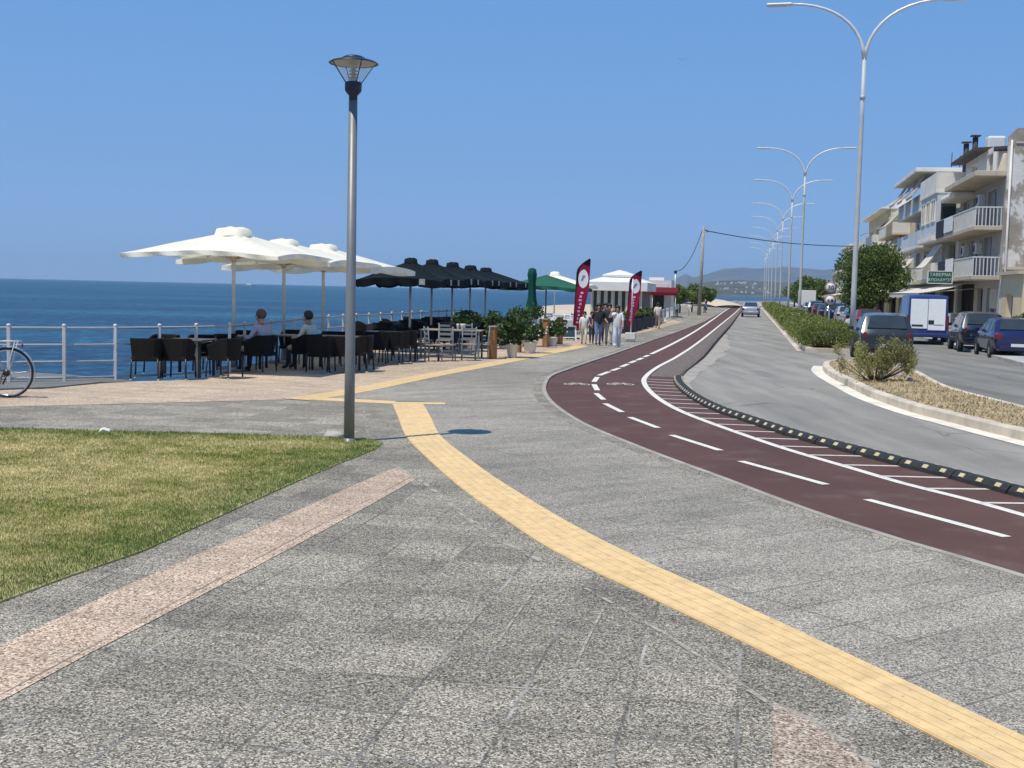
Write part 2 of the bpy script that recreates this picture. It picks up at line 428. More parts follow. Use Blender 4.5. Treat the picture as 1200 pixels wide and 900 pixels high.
Kp = line([(2600, 985), (1800, 740), (1500, 655), (1330, 612), (1200, 581), (1168, 573), (1125, 561), (1070, 548), (1025, 535.5), (990, 527.5), (955, 518), (920, 507.5), (885, 495.5), (850, 484), (820, 469.5), (801, 455), (796, 444), (806, 432), (825, 417.5), (840, 400), (857.5, 380), (867, 367), (874, 358)], PATH_Z)
Wp = line([(2700, 1080), (1800, 790), (1500, 692), (1330, 643), (1200, 604), (1130, 584.5), (1060, 567), (990, 546.5), (920, 526), (850, 502), (805, 485), (780, 472.5), (763, 460), (755, 449), (757, 441), (771, 430), (795, 417), (820, 400), (845, 380), (862, 366), (870, 358)], PATH_Z)
# ------------------------------------------------------------------ sheets
FAR_END = 330
def dirv(d): return Vector((.2022, 1, 0))*d
# one land sheet that reaches the far shore; the sea sheet runs past it to the horizon
land = [(-60, 7.5), (-22, 17.4)]+[(p.x, p.y) for p in coast[2:]]+[(140, 520), (420, 640), (900, 700), (2500, 1500), (4000, 3000), (4000, -60), (-60, -60)]
slab('ground', land, -.14, -6, M['earth'])
sea = MB(); sea.quad((-9000, -2500, -1.5), (7000, -2500, -1.5), (7000, 9500, -1.5), (-9000, 9500, -1.5)); tag(sea.build('sea', M['sea']), kind='structure')
# promenade paving: from the coast wall to the cycle path
pv = [(p.x, p.y) for p in coast]+[(p.x, p.y) for p in reversed(Lp)]+[(6, -8), (-60, -8)]
slab('promenade_paving', pv, 0, -.3, M['paving'])
# quay wall face below the paving on the sea side
cw = catmull(coast, 2.0)
qb = MB(); n = len(cw)
o1 = offset(cw, .35)
qb.add([(p.x, p.y, -.02) for p in cw]+[(p.x, p.y, -.06) for p in o1]+[(p.x, p.y, -3) for p in o1], [(i, i+1, n+i+1, n+i) for i in range(n-1)]+[(n+i, n+i+1, 2*n+i+1, 2*n+i) for i in range(n-1)])
tag(qb.build('quay_edge', M['concrete']), kind='structure')
# sloping concrete apron behind the bicycle
ap = [G(-60, 463), G(0, 457.5), G(58, 455.5), G(118, 449.5), G(152, 447.6)]
aq = [G(-60, 432, -.02), G(0, 434, -.02), G(30, 436, -.02), G(85, 441, -.05), G(152, 446.8, -.04)]
mb = MB(); k = len(ap); mb.add([(p.x, p.y, .03 if i < k-1 else .006) for i, p in enumerate(ap)]+[(p.x, p.y, -.02 + (.0 if i < k-1 else 0)) for i, p in enumerate(aq)]+[(p.x, p.y, -3) for p in aq]+[(p.x, p.y, -.2) for p in ap], [(i, i+1, k+i+1, k+i) for i in range(k-1)]+[(k+i, k+i+1, 2*k+i+1, 2*k+i) for i in range(k-1)]+[(i, i+1, 3*k+i+1, 3*k+i) for i in range(k-1)])
tag(mb.build('concrete_apron', M['dark_concrete']), kind='structure')
# pink terrace under the cafe furniture
ter = [(p.x, p.y) for p in cw if p.y < 120 and p.x > -30]
ter = ter+[tuple(G(x, y)[:2]) for x, y in [(800, 377.5), (740, 393.5), (682, 406), (620, 418), (560, 429.5), (498, 441), (410, 459), (345, 468), (200, 472), (0, 477), (-160, 482)]]
slab('terrace_paving', ter, .004, None, M['terrace'])
# yellow guide strips
NL = line([(460, 473.5), (466, 487), (476, 511), (508, 543.5), (545, 575), (590, 607), (640, 640), (700, 671), (760, 699), (830, 732), (900, 766), (980, 805), (1050, 840), (1170, 901), (1400, 1022)], .008)
NR = line([(496, 473.5), (504, 487), (516, 510), (546, 534.5), (580, 559), (615, 581), (652, 603.5), (705, 632), (760, 659), (830, 690), (900, 722), (980, 759), (1050, 792), (1200, 862), (1420, 965)], .008)
def guide(NL, NR, n, ridges=4):
    a, b = resample(NL, n), resample(NR, n)
    ribbon('yellow_guide_strip', a, b, .008, M['tactile'], thick=.02)
    for k in range(ridges):
        c0, c1 = (k+.14)/ridges, (k+.86)/ridges
        ribbon('yellow_guide_strip', [p.lerp(q, c0) for p, q in zip(a, b)], [p.lerp(q, c1) for p, q in zip(a, b)], .0112, M['tactile'], thick=.004)
guide(NL, NR, 60, 5)
def centre_band(pts, w, n):
    c = resample(line(pts, .008), n); return offset(c, w/2), offset(c, -w/2)
a, b = centre_band([(346, 468), (410, 459), (498, 441), (560, 429.5), (620, 418), (682, 405.6)], .5, 40); guide(b, a, 40, 4)
c0, c1 = G(352, 468.2), G(459.3, 473.6)
ribbon('yellow_guide_strip', [c0+Vector((0, .0, 0)), c1+Vector((0, .0, 0))], [c0+Vector((.03, .44, 0)), c1+Vector((.03, .44, 0))], .0085, M['tactile'], thick=.02)
c2 = G(496.5, 473.6); ribbon('yellow_guide_strip', [c1, c2+Vector((.35, 0, 0))], [c1+Vector((.0, .30, 0)), c2+Vector((.35, .28, 0))], .0082, M['tactile'], thick=.02)
# bluish paving band between guide strip and cycle path
band = [(p.x, p.y) for p in resample(NR, 50)]+[(9, -3), (16, -1)]+[(p.x, p.y) for p in Lp if p.y < 30 and p.x < 16]
bp = [(p.x, p.y) for p in resample(NR, 50)[::-1]]
lp = [(p.x-.25, p.y-.05) for p in Lp if p.y < 44 and p.y > 5]
poly = [(8, 3.2), (12, 3.5)]+lp+[tuple(G(620, 419.5)[:2]), tuple(G(560, 431.5)[:2]), tuple(G(498, 443.5)[:2]), tuple(G(420, 459.5)[:2]), tuple(G(365, 467)[:2]), tuple(G(465, 470.5)[:2]), tuple(G(500, 470.5)[:2])]+bp[::-1]
slab('paving_band', poly, .003, None, M['paving_band'])
# pale cement edging along the cycle path
e0 = [p for p in Lp if 3.5 < p.y < 46]; ribbon('path_edging', offset(e0, -.005), offset(e0, .07), .006, M['edging'], thick=.05)
# pink mosaic strips
def flat(name, pts, z, m): return slab(name, [tuple(G(x, y, z)[:2]) for x, y in pts], z, None, m)
flat('pink_mosaic_strip', [(-120, 805), (0, 756), (150, 685), (300, 620), (420, 566), (467, 546.5), (488, 561), (417, 601), (300, 664), (200, 716), (100, 768), (0, 822), (-120, 886)], .004, M['mosaic'])
flat('pink_mosaic_patch', [(906, 822), (943, 838), (988, 870), (1030, 905), (1110, 985), (880, 985), (905, 900)], .0055, M['mosaic_worn'])
# mortar seams
def seam(pts, w=.035, z=.0062):
    c = line(pts, z, .2); ribbon('mortar_seam', offset(c, w/2), offset(c, -w/2), z, M['mortar'])
seam([(462, 545), (500, 568), (540, 601), (580, 630), (634, 657)], .05); seam([(634, 657), (690, 660), (736, 668)], .02)
seam([(686, 689), (740, 719), (800, 756), (850, 790), (905, 826)], .03); seam([(905, 826), (950, 842), (990, 870), (1040, 908)], .04)
seam([(640, 674), (612, 711), (584, 751)], .016); seam([(711, 707), (688, 750), (668, 800)], .014); seam([(795, 762), (780, 810)], .012)
seam([(426, 477), (428, 492), (432, 511)], .03); seam([(560, 801), (600, 805), (656, 809)], .014); seam([(700, 690), (632, 672)], .012)
seam([(385, 806), (440, 797)], .012, .0064)
# cycle path
path = [(p.x, p.y) for p in Lp]+[(p.x, p.y) for p in reversed(Kp)]
slab('cycle_path', path, PATH_Z, -.12, M['path'])
def band_line(name, c, w, z, m): return ribbon(name, offset(c, w/2), offset(c, -w/2), z, m)
band_line('path_edge_line', Wp, .11, PATH_Z+.004, M['white_paint'])
LW, LK = arclen(Wp), arclen(Kp)
# centre dashes
for (x0, y0), (x1, y1), w in [((1560, 742), (1322, 671), .1), ((1180, 629.5), (1016, 585.5), .1), ((968, 568), (868, 540.5), .1), ((844, 528), (787, 510), .1), ((771, 501.5), (738, 489), .1), ((729, 483), (709, 473), .1), ((707.5, 468.5), (698.5, 461), .1),
                          ((700, 457.5), (696, 450.5), .11), ((696, 447.5), (700, 442), .11), ((702, 440), (714, 435.6), .12), ((717, 434.5), (726, 431.3), .12), ((728, 430), (736, 426.6), .13), ((738, 425.5), (745, 422.7), .13), ((747, 422), (753, 419.5), .13), ((755, 418.4), (760, 416.2), .13)]:
    a, b = G(x0, y0, PATH_Z), G(x1, y1, PATH_Z); band_line('path_centre_dash', [a, b], w, PATH_Z+.004, M['white_paint'])
band_line('path_centre_line', line([(763, 415), (790, 402), (815, 388), (836, 374), (850, 364), (860, 358)], PATH_Z, 2), .13, PATH_Z+.004, M['white_paint'])
# hatching beside the separators
s = 0; yprev = None
hs_ = MB()
for i in range(60):
    p, t = along(Wp, LW, 6+i*.82)
    if p.y < 4 or p.y > 27: continue
    nrm = Vector((-t.y, t.x, 0)); nrm = nrm if nrm.x > 0 else -nrm
    best = None
    dv = (nrm+t*(-.25 if t.y > 0 else .25)).normalized()
    for q in Kp:
        d_ = (q-p); s_ = d_.dot(dv); off = abs(d_.cross(dv).z)
        if s_ > 0 and (best is None or off < best[0]): best = (off, s_)
    ln = best[1]-.1
    if ln < .15: continue
    b_ = p+dv*ln; w_ = Vector((-dv.y, dv.x, 0))*.042
    hs_.quad(*[(v.x, v.y, PATH_Z+.0045) for v in (p+w_, b_+w_, b_-w_, p-w_)])
tag(hs_.build('path_hatching', M['worn_paint'], recalc=False), kind='structure')
# raised pebble kerb between the path line and the road, beyond the bend
kk = [p for p in Kp if p.y > 27.0]; n = 60; kk = resample(kk, n)
ww = [min(Wp, key=lambda q: (q-p).length_squared) for p in kk]
ins = [p.lerp(q, .88) for p, q in zip(kk, ww)]
zz = [PATH_Z+.005+.10*min(1, i/5) for i in range(n)]
mb = MB(); mb.add([(p.x, p.y, PATH_Z+.004) for p in ins]+[(p.lerp(q, .22).x, p.lerp(q, .22).y, z) for p, q, z in zip(ins, kk, zz)]+[(p.lerp(q, .85).x, p.lerp(q, .85).y, z) for p, q, z in zip(ins, kk, zz)]+[(q.x, q.y, z-.03) for q, z in zip(kk, zz)]+[(q.x, q.y, -.14) for q in kk],
       [(r*n+i, r*n+i+1, (r+1)*n+i+1, (r+1)*n+i) for r in range(4) for i in range(n-1)])
tag(mb.build('raised_kerb', M['path_kerb']), kind='structure')
# painted bicycle symbols on the two lanes
def bike_symbol(px, py, sc):
    o = G(px, py, PATH_Z); b = MB()
    def P(u, v): return (o.x+u*sc, o.y+v*sc*1.9, PATH_Z+.005)
    for cu in (-.33, .33):
        for k in range(16):
            a0, a1 = 2*PI*k/16, 2*PI*(k+1)/16
            b.quad(P(cu+.2*math.cos(a0), .2*math.sin(a0)), P(cu+.2*math.cos(a1), .2*math.sin(a1)), P(cu+.14*math.cos(a1), .14*math.sin(a1)), P(cu+.14*math.cos(a0), .14*math.sin(a0)))
    for (u0, v0, u1, v1) in [(-.33, 0, -.14, .3), (-.14, .3, .22, .3), (.22, .3, .33, 0), (.22, .3, 0, 0), (-.14, .3, 0, 0), (0, 0, -.33, 0), (.22, .3, .18, .42), (-.2, .37, -.06, .37)]:
        d_ = Vector((u1-u0, v1-v0)).normalized()*.03
        b.quad(P(u0-d_.y, v0+d_.x), P(u1-d_.y, v1+d_.x), P(u1+d_.y, v1-d_.x), P(u0+d_.y, v0-d_.x))
    tag(b.build('bicycle_symbol', M['worn_paint'], recalc=False), kind='structure')
bike_symbol(676, 450.5, .52); bike_symbol(727, 450.5, .55)
# carriageways
rz = ROAD_Z
isl_front = [(2300, 800), (1800, 681), (1500, 600), (1330, 552), (1200, 517.5), (1160, 507.5), (1112, 495), (1068, 483.5), (1020, 466.5), (992, 452.5), (972, 441.5), (964, 434), (966, 429.5)]
isl_back = [(980, 427), (1010, 429.5), (1040, 434), (1072, 440), (1112, 461), (1200, 486), (1330, 522), (1500, 568), (1800, 645), (2300, 765)]
mo, md = Vector((10.2, 42, 0)), Vector((.197, 1, 0))
def facade_x(d): return 21.28+.2022*(d-50)
outer = [(facade_x(d)-3.0, d) for d in (-5, 20, 40, 60, 90, 130, 180, 260, FAR_END)]
road = [(p.x, p.y) for p in Kp if p.y < FAR_END-20]+[(mo.x+.197*(FAR_END-42), FAR_END)]+[(outer[-1][0], FAR_END)]+outer[::-1][1:]+[(30, -5), (12, -5)]
slab('road', road, rz, None, M['asphalt'])
side = [(p.x, p.y) for p in (G(x, y, rz) for x, y in [(1005, 428), (1072, 437), (1112, 457.5), (1200, 482), (1500, 563), (1800, 640)])]
side = side+[(20, -4)]+[(x+0.2, d) for x, d in outer]+[(mo.x+.197*(FAR_END-42)+2.6, FAR_END), (mo.x+2.65, 42.2)]
slab('side_road', side, rz+.004, None, M['asphalt2'])
# dusty strip along the kerb of the bend, pale gutter
dk = [p for p in Kp if 22 < p.y < 60]; dk = resample(dk, 30)
wd = [.05+.55*math.sin(PI*i/29)**.7 for i in range(30)]
out_ = [p+Vector((w*rnd.uniform(.7, 1.2), -.1*w, 0)) for p, w in zip(dk, wd)]
ribbon('road_dust', dk, out_, rz+.006, M['dust'])
# footway along the houses
fw = [(x, d) for x, d in outer]+[(facade_x(FAR_END)+8, FAR_END), (facade_x(0)+30, -5)]
slab('footway', fw, .04, -.14, M['concrete'])
# traffic island: gutter, kerb, soil
fl = catmull([G(x, y, rz) for x, y in isl_front], .4); bl = catmull([G(x, y, rz) for x, y in isl_back], .4)
ribbon('island_gutter', offset(fl, .30), offset(fl, -.02), rz+.007, M['white_kerb'])
ring = fl+bl
def inset(ring, d):
    n = len(ring); out = []
    for i in range(n):
        t = (ring[(i+1) % n]-ring[i-1]).normalized(); out.append(ring[i]+Vector((t.y, -t.x, 0))*d)
    return out
def kerb_ring(name, ring, w, h, m):
    i1, i2 = inset(ring, .02), inset(ring, w); n = len(ring); mb = MB()
    rings = [(ring, rz), (ring, rz+h-.025), (i1, rz+h), (i2, rz+h), (i2, rz)]
    vs = [(p.x, p.y, z) for r_, z in rings for p in r_]
    mb.add(vs, [(k*n+i, k*n+(i+1) % n, (k+1)*n+(i+1) % n, (k+1)*n+i) for k in range(4) for i in range(n)])
    return tag(mb.build(name, m), kind='structure'), i2
isk, inner = kerb_ring('island_kerb', ring, .17, .16, M['kerb'])
slab('island_soil', [(p.x, p.y) for p in inner], rz+.15, None, M['soil'])
# planted median with hedges further on
ml = [mo+md*d for d in (0, 40, 100, 180, 280)]
mring = [mo+Vector((.15, .1, 0))]+[p for p in ml[1:]]+[p+Vector((2.6, -.3, 0)) for p in ml[::-1]]
mk, minner = kerb_ring('median_kerb', mring[::-1] if False else mring, .2, .16, M['kerb'])
slab('median_soil', [(p.x, p.y) for p in minner], rz+.14, None, M['soil'])
gm_ = [mo+md*d for d in (1, 40, 100, 200)]; ribbon('median_gutter', [p+Vector((-.16, 0, 0)) for p in gm_], [p+Vector((.05, 0, 0)) for p in gm_], rz+.008, M['kerb'])
# lawn
lawn_px = [(-260, 498), (0, 503), (100, 505.5), (208, 508), (375, 513), (432, 516), (448, 521), (440, 527), (400, 543), (350, 564), (292, 590), (230, 618.5), (167, 647), (80, 677), (0, 707), (-140, 762)]
lawn = [G(x, y) for x, y in lawn_px]
lo = slab('lawn', [(p.x, p.y) for p in lawn], .012, .0, M['lawn_soil'])
def grass_blades(name, poly, n, h, w, z0, m, edge_w=.75, lean=.5, kind='stuff', parent=None):
    P = np.array([(p.x, p.y) for p in poly]); mn, mx = P.min(0), P.max(0)
    pts = np.empty((0, 2))
    while len(pts) < n:
        q = nrg.uniform(mn, mx, (n*2, 2)); ins = np.zeros(len(q), bool); j = len(P)-1
        for i in range(len(P)):
            c = ((P[i, 1] > q[:, 1]) != (P[j, 1] > q[:, 1])) & (q[:, 0] < (P[j, 0]-P[i, 0])*(q[:, 1]-P[i, 1])/(P[j, 1]-P[i, 1]+1e-12)+P[i, 0]); ins ^= c; j = i
        q = q[ins]; dist = np.hypot(q[:, 0], q[:, 1]); keep = nrg.random(len(q)) < np.clip((9/dist)**1.4, .08, 1); pts = np.vstack([pts, q[keep]])
    pts = pts[:n]+nrg.normal(0, .018, (n, 2))*(1+2.2*(nrg.random((n, 1)) > .8))
    ed = np.full(n, 1e9)
    for i in range(len(P)-1):
        a, b = P[i], P[i+1]; ab = b-a; t = np.clip(((pts-a)@ab)/(ab@ab), 0, 1); ed = np.minimum(ed, np.linalg.norm(pts-(a+t[:, None]*ab), axis=1))
    edge = np.clip(1-ed/edge_w+nrg.normal(0, .25, n), 0, 1)
    dist = np.hypot(pts[:, 0], pts[:, 1])
    hh = h*(nrg.uniform(.45, 1.1, n))*(1+.4*edge); ww = w*nrg.uniform(.7, 1.3, n)*np.clip(dist/7, 1, 3)
    a = nrg.uniform(0, 2*PI, n); dx, dy = np.cos(a), np.sin(a); la = nrg.uniform(.1, 1, n)*lean*hh; b = nrg.uniform(0, 2*PI, n)
    V = np.zeros((n, 3, 3)); V[:, 0, :2] = pts-np.stack([dx, dy], 1)*ww[:, None]/2; V[:, 1, :2] = pts+np.stack([dx, dy], 1)*ww[:, None]/2
    V[:, 2, :2] = pts+np.stack([np.cos(b), np.sin(b)], 1)*la[:, None]; V[:, :2, 2] = z0; V[:, 2, 2] = z0+hh
    o = np_mesh(name, V.reshape(-1, 3), np.arange(n*3).reshape(n, 3), m, parent)
    for nm, arr in (('edge', edge), ('tint', nrg.random(n))):
        at = o.data.attributes.new(nm, 'FLOAT', 'FACE'); at.data.foreach_set('value', arr.astype(np.float32))
    return tag(o, kind=kind) if parent is None else o
tag(grass_blades('lawn_grass', lawn, 180000, .023, .0055, .012, M['blades']), 'short patchy lawn grass, yellowed in the middle and green along its edge', 'grass')
print('ground done')
# ------------------------------------------------------------------ shared object materials
M['grey_pole'] = simple('grey painted steel', (.21, .215, .215), .45, .1, 3, .1, 80, .25, Metallic=.25)
M['navy'] = simple('dark navy enamel', (.012, .02, .045), .4, .1)
M['white_metal'] = simple('white painted steel', (.62, .62, .58), .45, .1, 4, .0, 60, .3)
M['galv'] = simple('galvanised steel', (.48, .49, .48), .42, .12, 2, 0, 60, .2, Metallic=.35)
M['galv_far'] = simple('pale galvanised steel', (.66, .67, .66), .45, .1, 2, 0, 60, 0, Metallic=.2)
M['black'] = simple('black rubber', (.018, .018, .018), .7, .3, 12)
M['black_metal'] = simple('black metal', (.022, .022, .024), .4, .2)
M['chrome'] = simple('bright steel', (.6, .6, .6), .25, .08, 4, Metallic=.85)
def glass_mat(name, c=(.9, .93, .93), alpha=.25):
    t = NT(name); t.bs.inputs['Alpha'].default_value = alpha; return t.out(c, .08)
M['clear'] = glass_mat('clear lamp glass', (.75, .78, .75), .22)
M['canvas'] = None
def canvas(name, c, trans=.25, var=.07):
    t = NT(name); p = t.co('Object'); f = t.noise(p, 1.6, 4, .6)
    col = t.ramp(f, [(.3, tuple(x*(1-var) for x in c)), (.7, tuple(min(1, x*(1+var)) for x in c))])
    t.bump(t.noise(p, 3.2, 3, .5), .25, .03)
    m = t.out(col, .85, Specular_IOR_Level=.15)
    tr = t.node('ShaderNodeBsdfTranslucent'); t.l.new(col, tr.inputs[0]); mx = t.node('ShaderNodeMixShader'); mx.inputs[0].default_value = trans
    outp = [n for n in t.n if n.type == 'OUTPUT_MATERIAL'][0]
    t.l.new(t.bs.outputs[0], mx.inputs[1]); t.l.new(tr.outputs[0], mx.inputs[2]); t.l.new(mx.outputs[0], outp.inputs[0]); return m
M['canvas'] = canvas('cream canvas', (.95, .905, .765), .26)
M['dark_canvas'] = canvas('black green canvas', (.006, .010, .013), .02)
M['green_canvas'] = canvas('green canvas', (.03, .135, .085), .2)
M['deep_green'] = canvas('deep green canvas', (.012, .075, .055), .1)
M['print'] = simple('faded pale print', (.34, .36, .33), .9, .5, 14)
M['white_canvas'] = canvas('white canvas', (.82, .82, .80), .15)
def wicker():
    t = NT('black wicker'); p = t.co('Object'); w = t.node('ShaderNodeTexWave'); t.set(w, Vector=p, Scale=26.0, Distortion=1.2); w.bands_direction = 'Z'
    col = t.mix(w.outputs['Fac'], (.004, .004, .0045), (.013, .012, .011)); t.bump(w.outputs['Fac'], .6, .006); return t.out(col, .75, Specular_IOR_Level=.2)
M['wicker'] = wicker()
M['brown_top'] = simple('dark brown table top', (.10, .075, .055), .45, .25, 8)
M['rib'] = simple('pale rib wood', (.60, .52, .38), .6, .1, 6)
M['wood'] = simple('weathered wood', (.30, .25, .19), .7, .25, 7, .3, 40)
M['grey_wood'] = simple('blue grey painted wood', (.17, .20, .215), .6, .2, 6)
M['orange_wood'] = simple('orange brown timber', (.34, .15, .05), .6, .3, 6, .2, 30)
M['pot'] = simple('white plaster pot', (.66, .64, .59), .8, .12, 5)
M['cap'] = simple('pale plastic foot', (.5, .5, .48), .6, .05)

# ------------------------------------------------------------------ park lamp
lb = G(409, 518)
lamp = thing('street_lamp', 'grey lamp post with a glass cone head standing at the corner of the lawn', 'street lamp', lb)
b = MB(); topz = AT(412.5, 118, lb.y).z
b.tube([(0, 0, 0), (0, 0, .9), (0, 0, topz)], [.066, .062, .052], 20); b.build('pole', M['grey_pole'], lamp)
b = MB(); b.lathe([(.11, 0), (.11, .012), (.07, .018), (.068, .05)], 20); b.build('base_plate', M['grey_pole'], lamp)
hd = Vector((0, 0, topz)); sc_ = lb.y/1400            # metres per photo pixel at the lamp
b = MB(); b.lathe([(.05, -.02), (.052, .06), (.085, .095), (.1, .12), (.102, .20), (.098, .215)], 20, hd, smooth=True); b.build('collar', M['navy'], lamp)
b = MB(); gl = b.lathe([(.098, .215), (.255, .435)], 28, hd); b.f = b.f[:-2]; b.m = b.m[:-2]; b.sm = b.sm[:-2]; b.build('glass_cone', M['clear'], lamp)
M['lamp_metal'] = simple('lamp disc underside', (.42, .40, .34), .5, .1, 5)
b = MB(); b.lathe([(.0, .46), (.2, .455), (.262, .440), (.292, .432), (.296, .438), (.262, .458), (.13, .498), (.125, .505)], 36, hd); disc = b.build('canopy_disc', [M['lamp_metal'], M['navy']], lamp)
for p in disc.data.polygons:
    if p.normal.z > .15 or p.center.xy.length > .275: p.material_index = 1
b = MB(); b.lathe([(.135, .49), (.13, .507), (.09, .525), (.03, .533), (.001, .534)], 24, hd); b.build('cap', M['navy'], lamp)
b = MB()
for z in (.27, .31, .35, .39, .43): b.lathe([(.052, z-.006), (.058, z), (.052, z+.006)], 18, hd)
b.build('louvre', M['lamp_metal'], lamp)
b = MB(); b.lathe([(.035, .215), (.04, .25), (.026, .26), (.024, .40), (.001, .41)], 14, hd); b.build('bulb', M['cap'], lamp)
for k in range(4):
    a = k*PI/2+.5; c, s = math.cos(a), math.sin(a); b = MB(); b.tube([(.1*c, .1*s, topz+.21), (.262*c, .262*s, topz+.44)], .006, 6); b.build('stay', M['navy'], lamp)
st = G(393, 513.5); b = MB(); b.ball((0, 0, .03), (.16, .10, .055), 10, 6)
for i, v in enumerate(b.v): b.v[i] = tuple(x*(1+.22*math.sin(9*v[0]+5*v[1]+i)) for x in v)
tag(b.build('stone', M['concrete'], loc=st), 'small pale stone lying in the grass left of the lamp post', 'stone')
pp = G(122, 511); b = MB()
b.add([(-.06, -.03, .05), (.0, -.045, .09), (.07, -.02, .06), (.06, .04, .085), (0, .05, .05), (-.05, .03, .09), (0, 0, .11)], [(0, 1, 6), (1, 2, 6), (2, 3, 6), (3, 4, 6), (4, 5, 6), (5, 0, 6)])
tag(b.build('paper_scrap', M['white_canvas'], loc=pp), 'crumpled scrap of white paper lying on the lawn', 'litter')

# ------------------------------------------------------------------ bicycle at the left edge (faces left)
bk = G(9.5, 466.3); BS = 1.13
bike = thing('bicycle', 'silver city bicycle with black tyres parked on the terrace by the sea railing', 'bicycle', bk, rad(4), scale=BS)
RW = .355; BBX = -.45; FX = -1.08
def wheel(x):
    h = MB(); tr = MB()
    n = 40
    def ring(mb, R0, r0, mi=0):
        vs = []; fs = []; k = 8
        for i in range(n):
            a = 2*PI*i/n
            for j in range(k):
                t = 2*PI*j/k; rr = R0+r0*math.cos(t); vs.append((x+rr*math.cos(a), r0*math.sin(t), RW+rr*math.sin(a)))
        for i in range(n):
            for j in range(k): fs.append((i*k+j, i*k+(j+1) % k, ((i+1) % n)*k+(j+1) % k, ((i+1) % n)*k+j))
        mb.add(vs, fs, mi, True)
    ring(h, RW-.035, .011)
    hub = h
    hub.tube([(x, -.05, RW), (x, .05, RW)], .022, 10)
    for i in range(18):
        a = 2*PI*i/18+.1; s_ = 1 if i % 2 else -1
        hub.tube([(x+.02*math.cos(a+.5*s_), .03*s_, RW+.02*math.sin(a+.5*s_)), (x+(RW-.04)*math.cos(a), 0, RW+(RW-.04)*math.sin(a))], .0016, 4, cap=False)
    w = h.build('wheel', M['chrome'], bike); ring(tr, RW-.016, .017); tr.build('tyre', M['black'], w)
wheel(0); wheel(FX)
f = MB(); ax = (0, 0, RW); bb = (BBX, 0, .30); st_ = (BBX+.17, 0, .82); hd1 = (FX+.30, 0, .86); hd2 = (FX+.25, 0, .70)
for a_, b_, r_ in [(bb, st_, .016), (hd2, bb, .018), (hd1, (BBX+.14, 0, .74), .016), (hd1, hd2, .02)]: f.tube([a_, b_], r_, 8)
for s_ in (-.05, .05): f.tube([(0, s_, RW), (BBX+.03, s_*.5, .30)], .01, 6); f.tube([(0, s_, RW), (BBX+.15, s_*.5, .74)], .009, 6); f.tube([hd2, (FX+.14, s_, .60), (FX, s_, RW)], .012, 6)
f.build('frame', M['galv'], bike)
f = MB(); f.box((BBX+.2, 0, .90), (.26, .15, .06), bev=.025); f.tube([st_, (BBX+.19, 0, .88)], .013, 8); f.build('saddle', M['black'], bike)
f = MB(); f.tube([hd1, (FX+.33, 0, 1.0)], .012, 8); f.tube([(FX+.42, -.28, 1.03), (FX+.33, -.1, 1.02), (FX+.30, 0, 1.0), (FX+.33, .1, 1.02), (FX+.42, .28, 1.03)], .012, 8); f.build('handlebar', M['black_metal'], bike)
for w_, x in ((1, 0), (.6, FX)):
    f = MB()
    vs = []; fs = []; n = 18
    for i in range(n):
        a = (-.15+1.0*w_*i/(n-1))*PI if x == 0 else (.25+.55*i/(n-1))*PI
        for j, yy in enumerate((-.028, 0, .028)): r_ = RW+.02+(0.008 if j == 1 else 0); vs.append((x+r_*math.cos(a), yy, RW+r_*math.sin(a)))
    for i in range(n-1):
        for j in range(2): fs.append((i*3+j, i*3+j+1, i*3+j+4, i*3+j+3))
    f.add(vs, fs, 0, True); f.build('mudguard', M['galv'], bike)
f = MB()
for s_ in (-.06, .06): f.tube([(-.28, s_, .80), (.18, s_, .80)], .008, 6); f.tube([(.12, s_, .80), (0, s_, RW)], .006, 6)
for k in range(5): f.tube([(-.22+.09*k, -.06, .80), (-.22+.09*k, .06, .80)], .006, 6)
f.build('rear_rack', M['white_metal'], bike)
f = MB(); f.ball((.20, 0, .74), (.018, .03, .03), 8, 6); f.build('reflector', simple('red reflector', (.3, .01, .01), .3), bike)
f = MB(); f.lathe([(.05, -.012), (.052, 0), (.05, .012)], 14, M=Matrix.Translation((0, -.055, RW)) @ Matrix.Rotation(PI/2, 4, 'X')); f.tube([(.0, -.06, RW-.04), (-.03, -.06, RW-.12), (-.05, -.06, RW-.16)], .012, 6)
f.lathe([(.09, -.005), (.09, .005)], 18, M=Matrix.Translation((BBX, -.05, .3)) @ Matrix.Rotation(PI/2, 4, 'X')); f.tube([(-.02, -.055, RW+.03), (BBX, -.055, .385)], .006, 5); f.tube([(-.02, -.055, RW-.05), (BBX, -.055, .215)], .006, 5)
f.build('drivetrain', M['black_metal'], bike)
f = MB(); f.tube([(BBX, -.06, .3), (BBX-.1, -.07, .15)], .01, 6); f.box((BBX-.10, -.11, .15), (.08, .1, .025)); f.build('pedal', M['black_metal'], bike)
f = MB(); f.tube([(BBX, .06, .3), (BBX+.1, .07, .45)], .01, 6); f.box((BBX+.10, .11, .45), (.08, .1, .025)); f.build('pedal', M['black_metal'], bike)
f = MB(); f.tube([(-.05, -.07, RW-.02), (-.10, -.20, .01)], .009, 6); f.build('kickstand', M['black_metal'], bike)

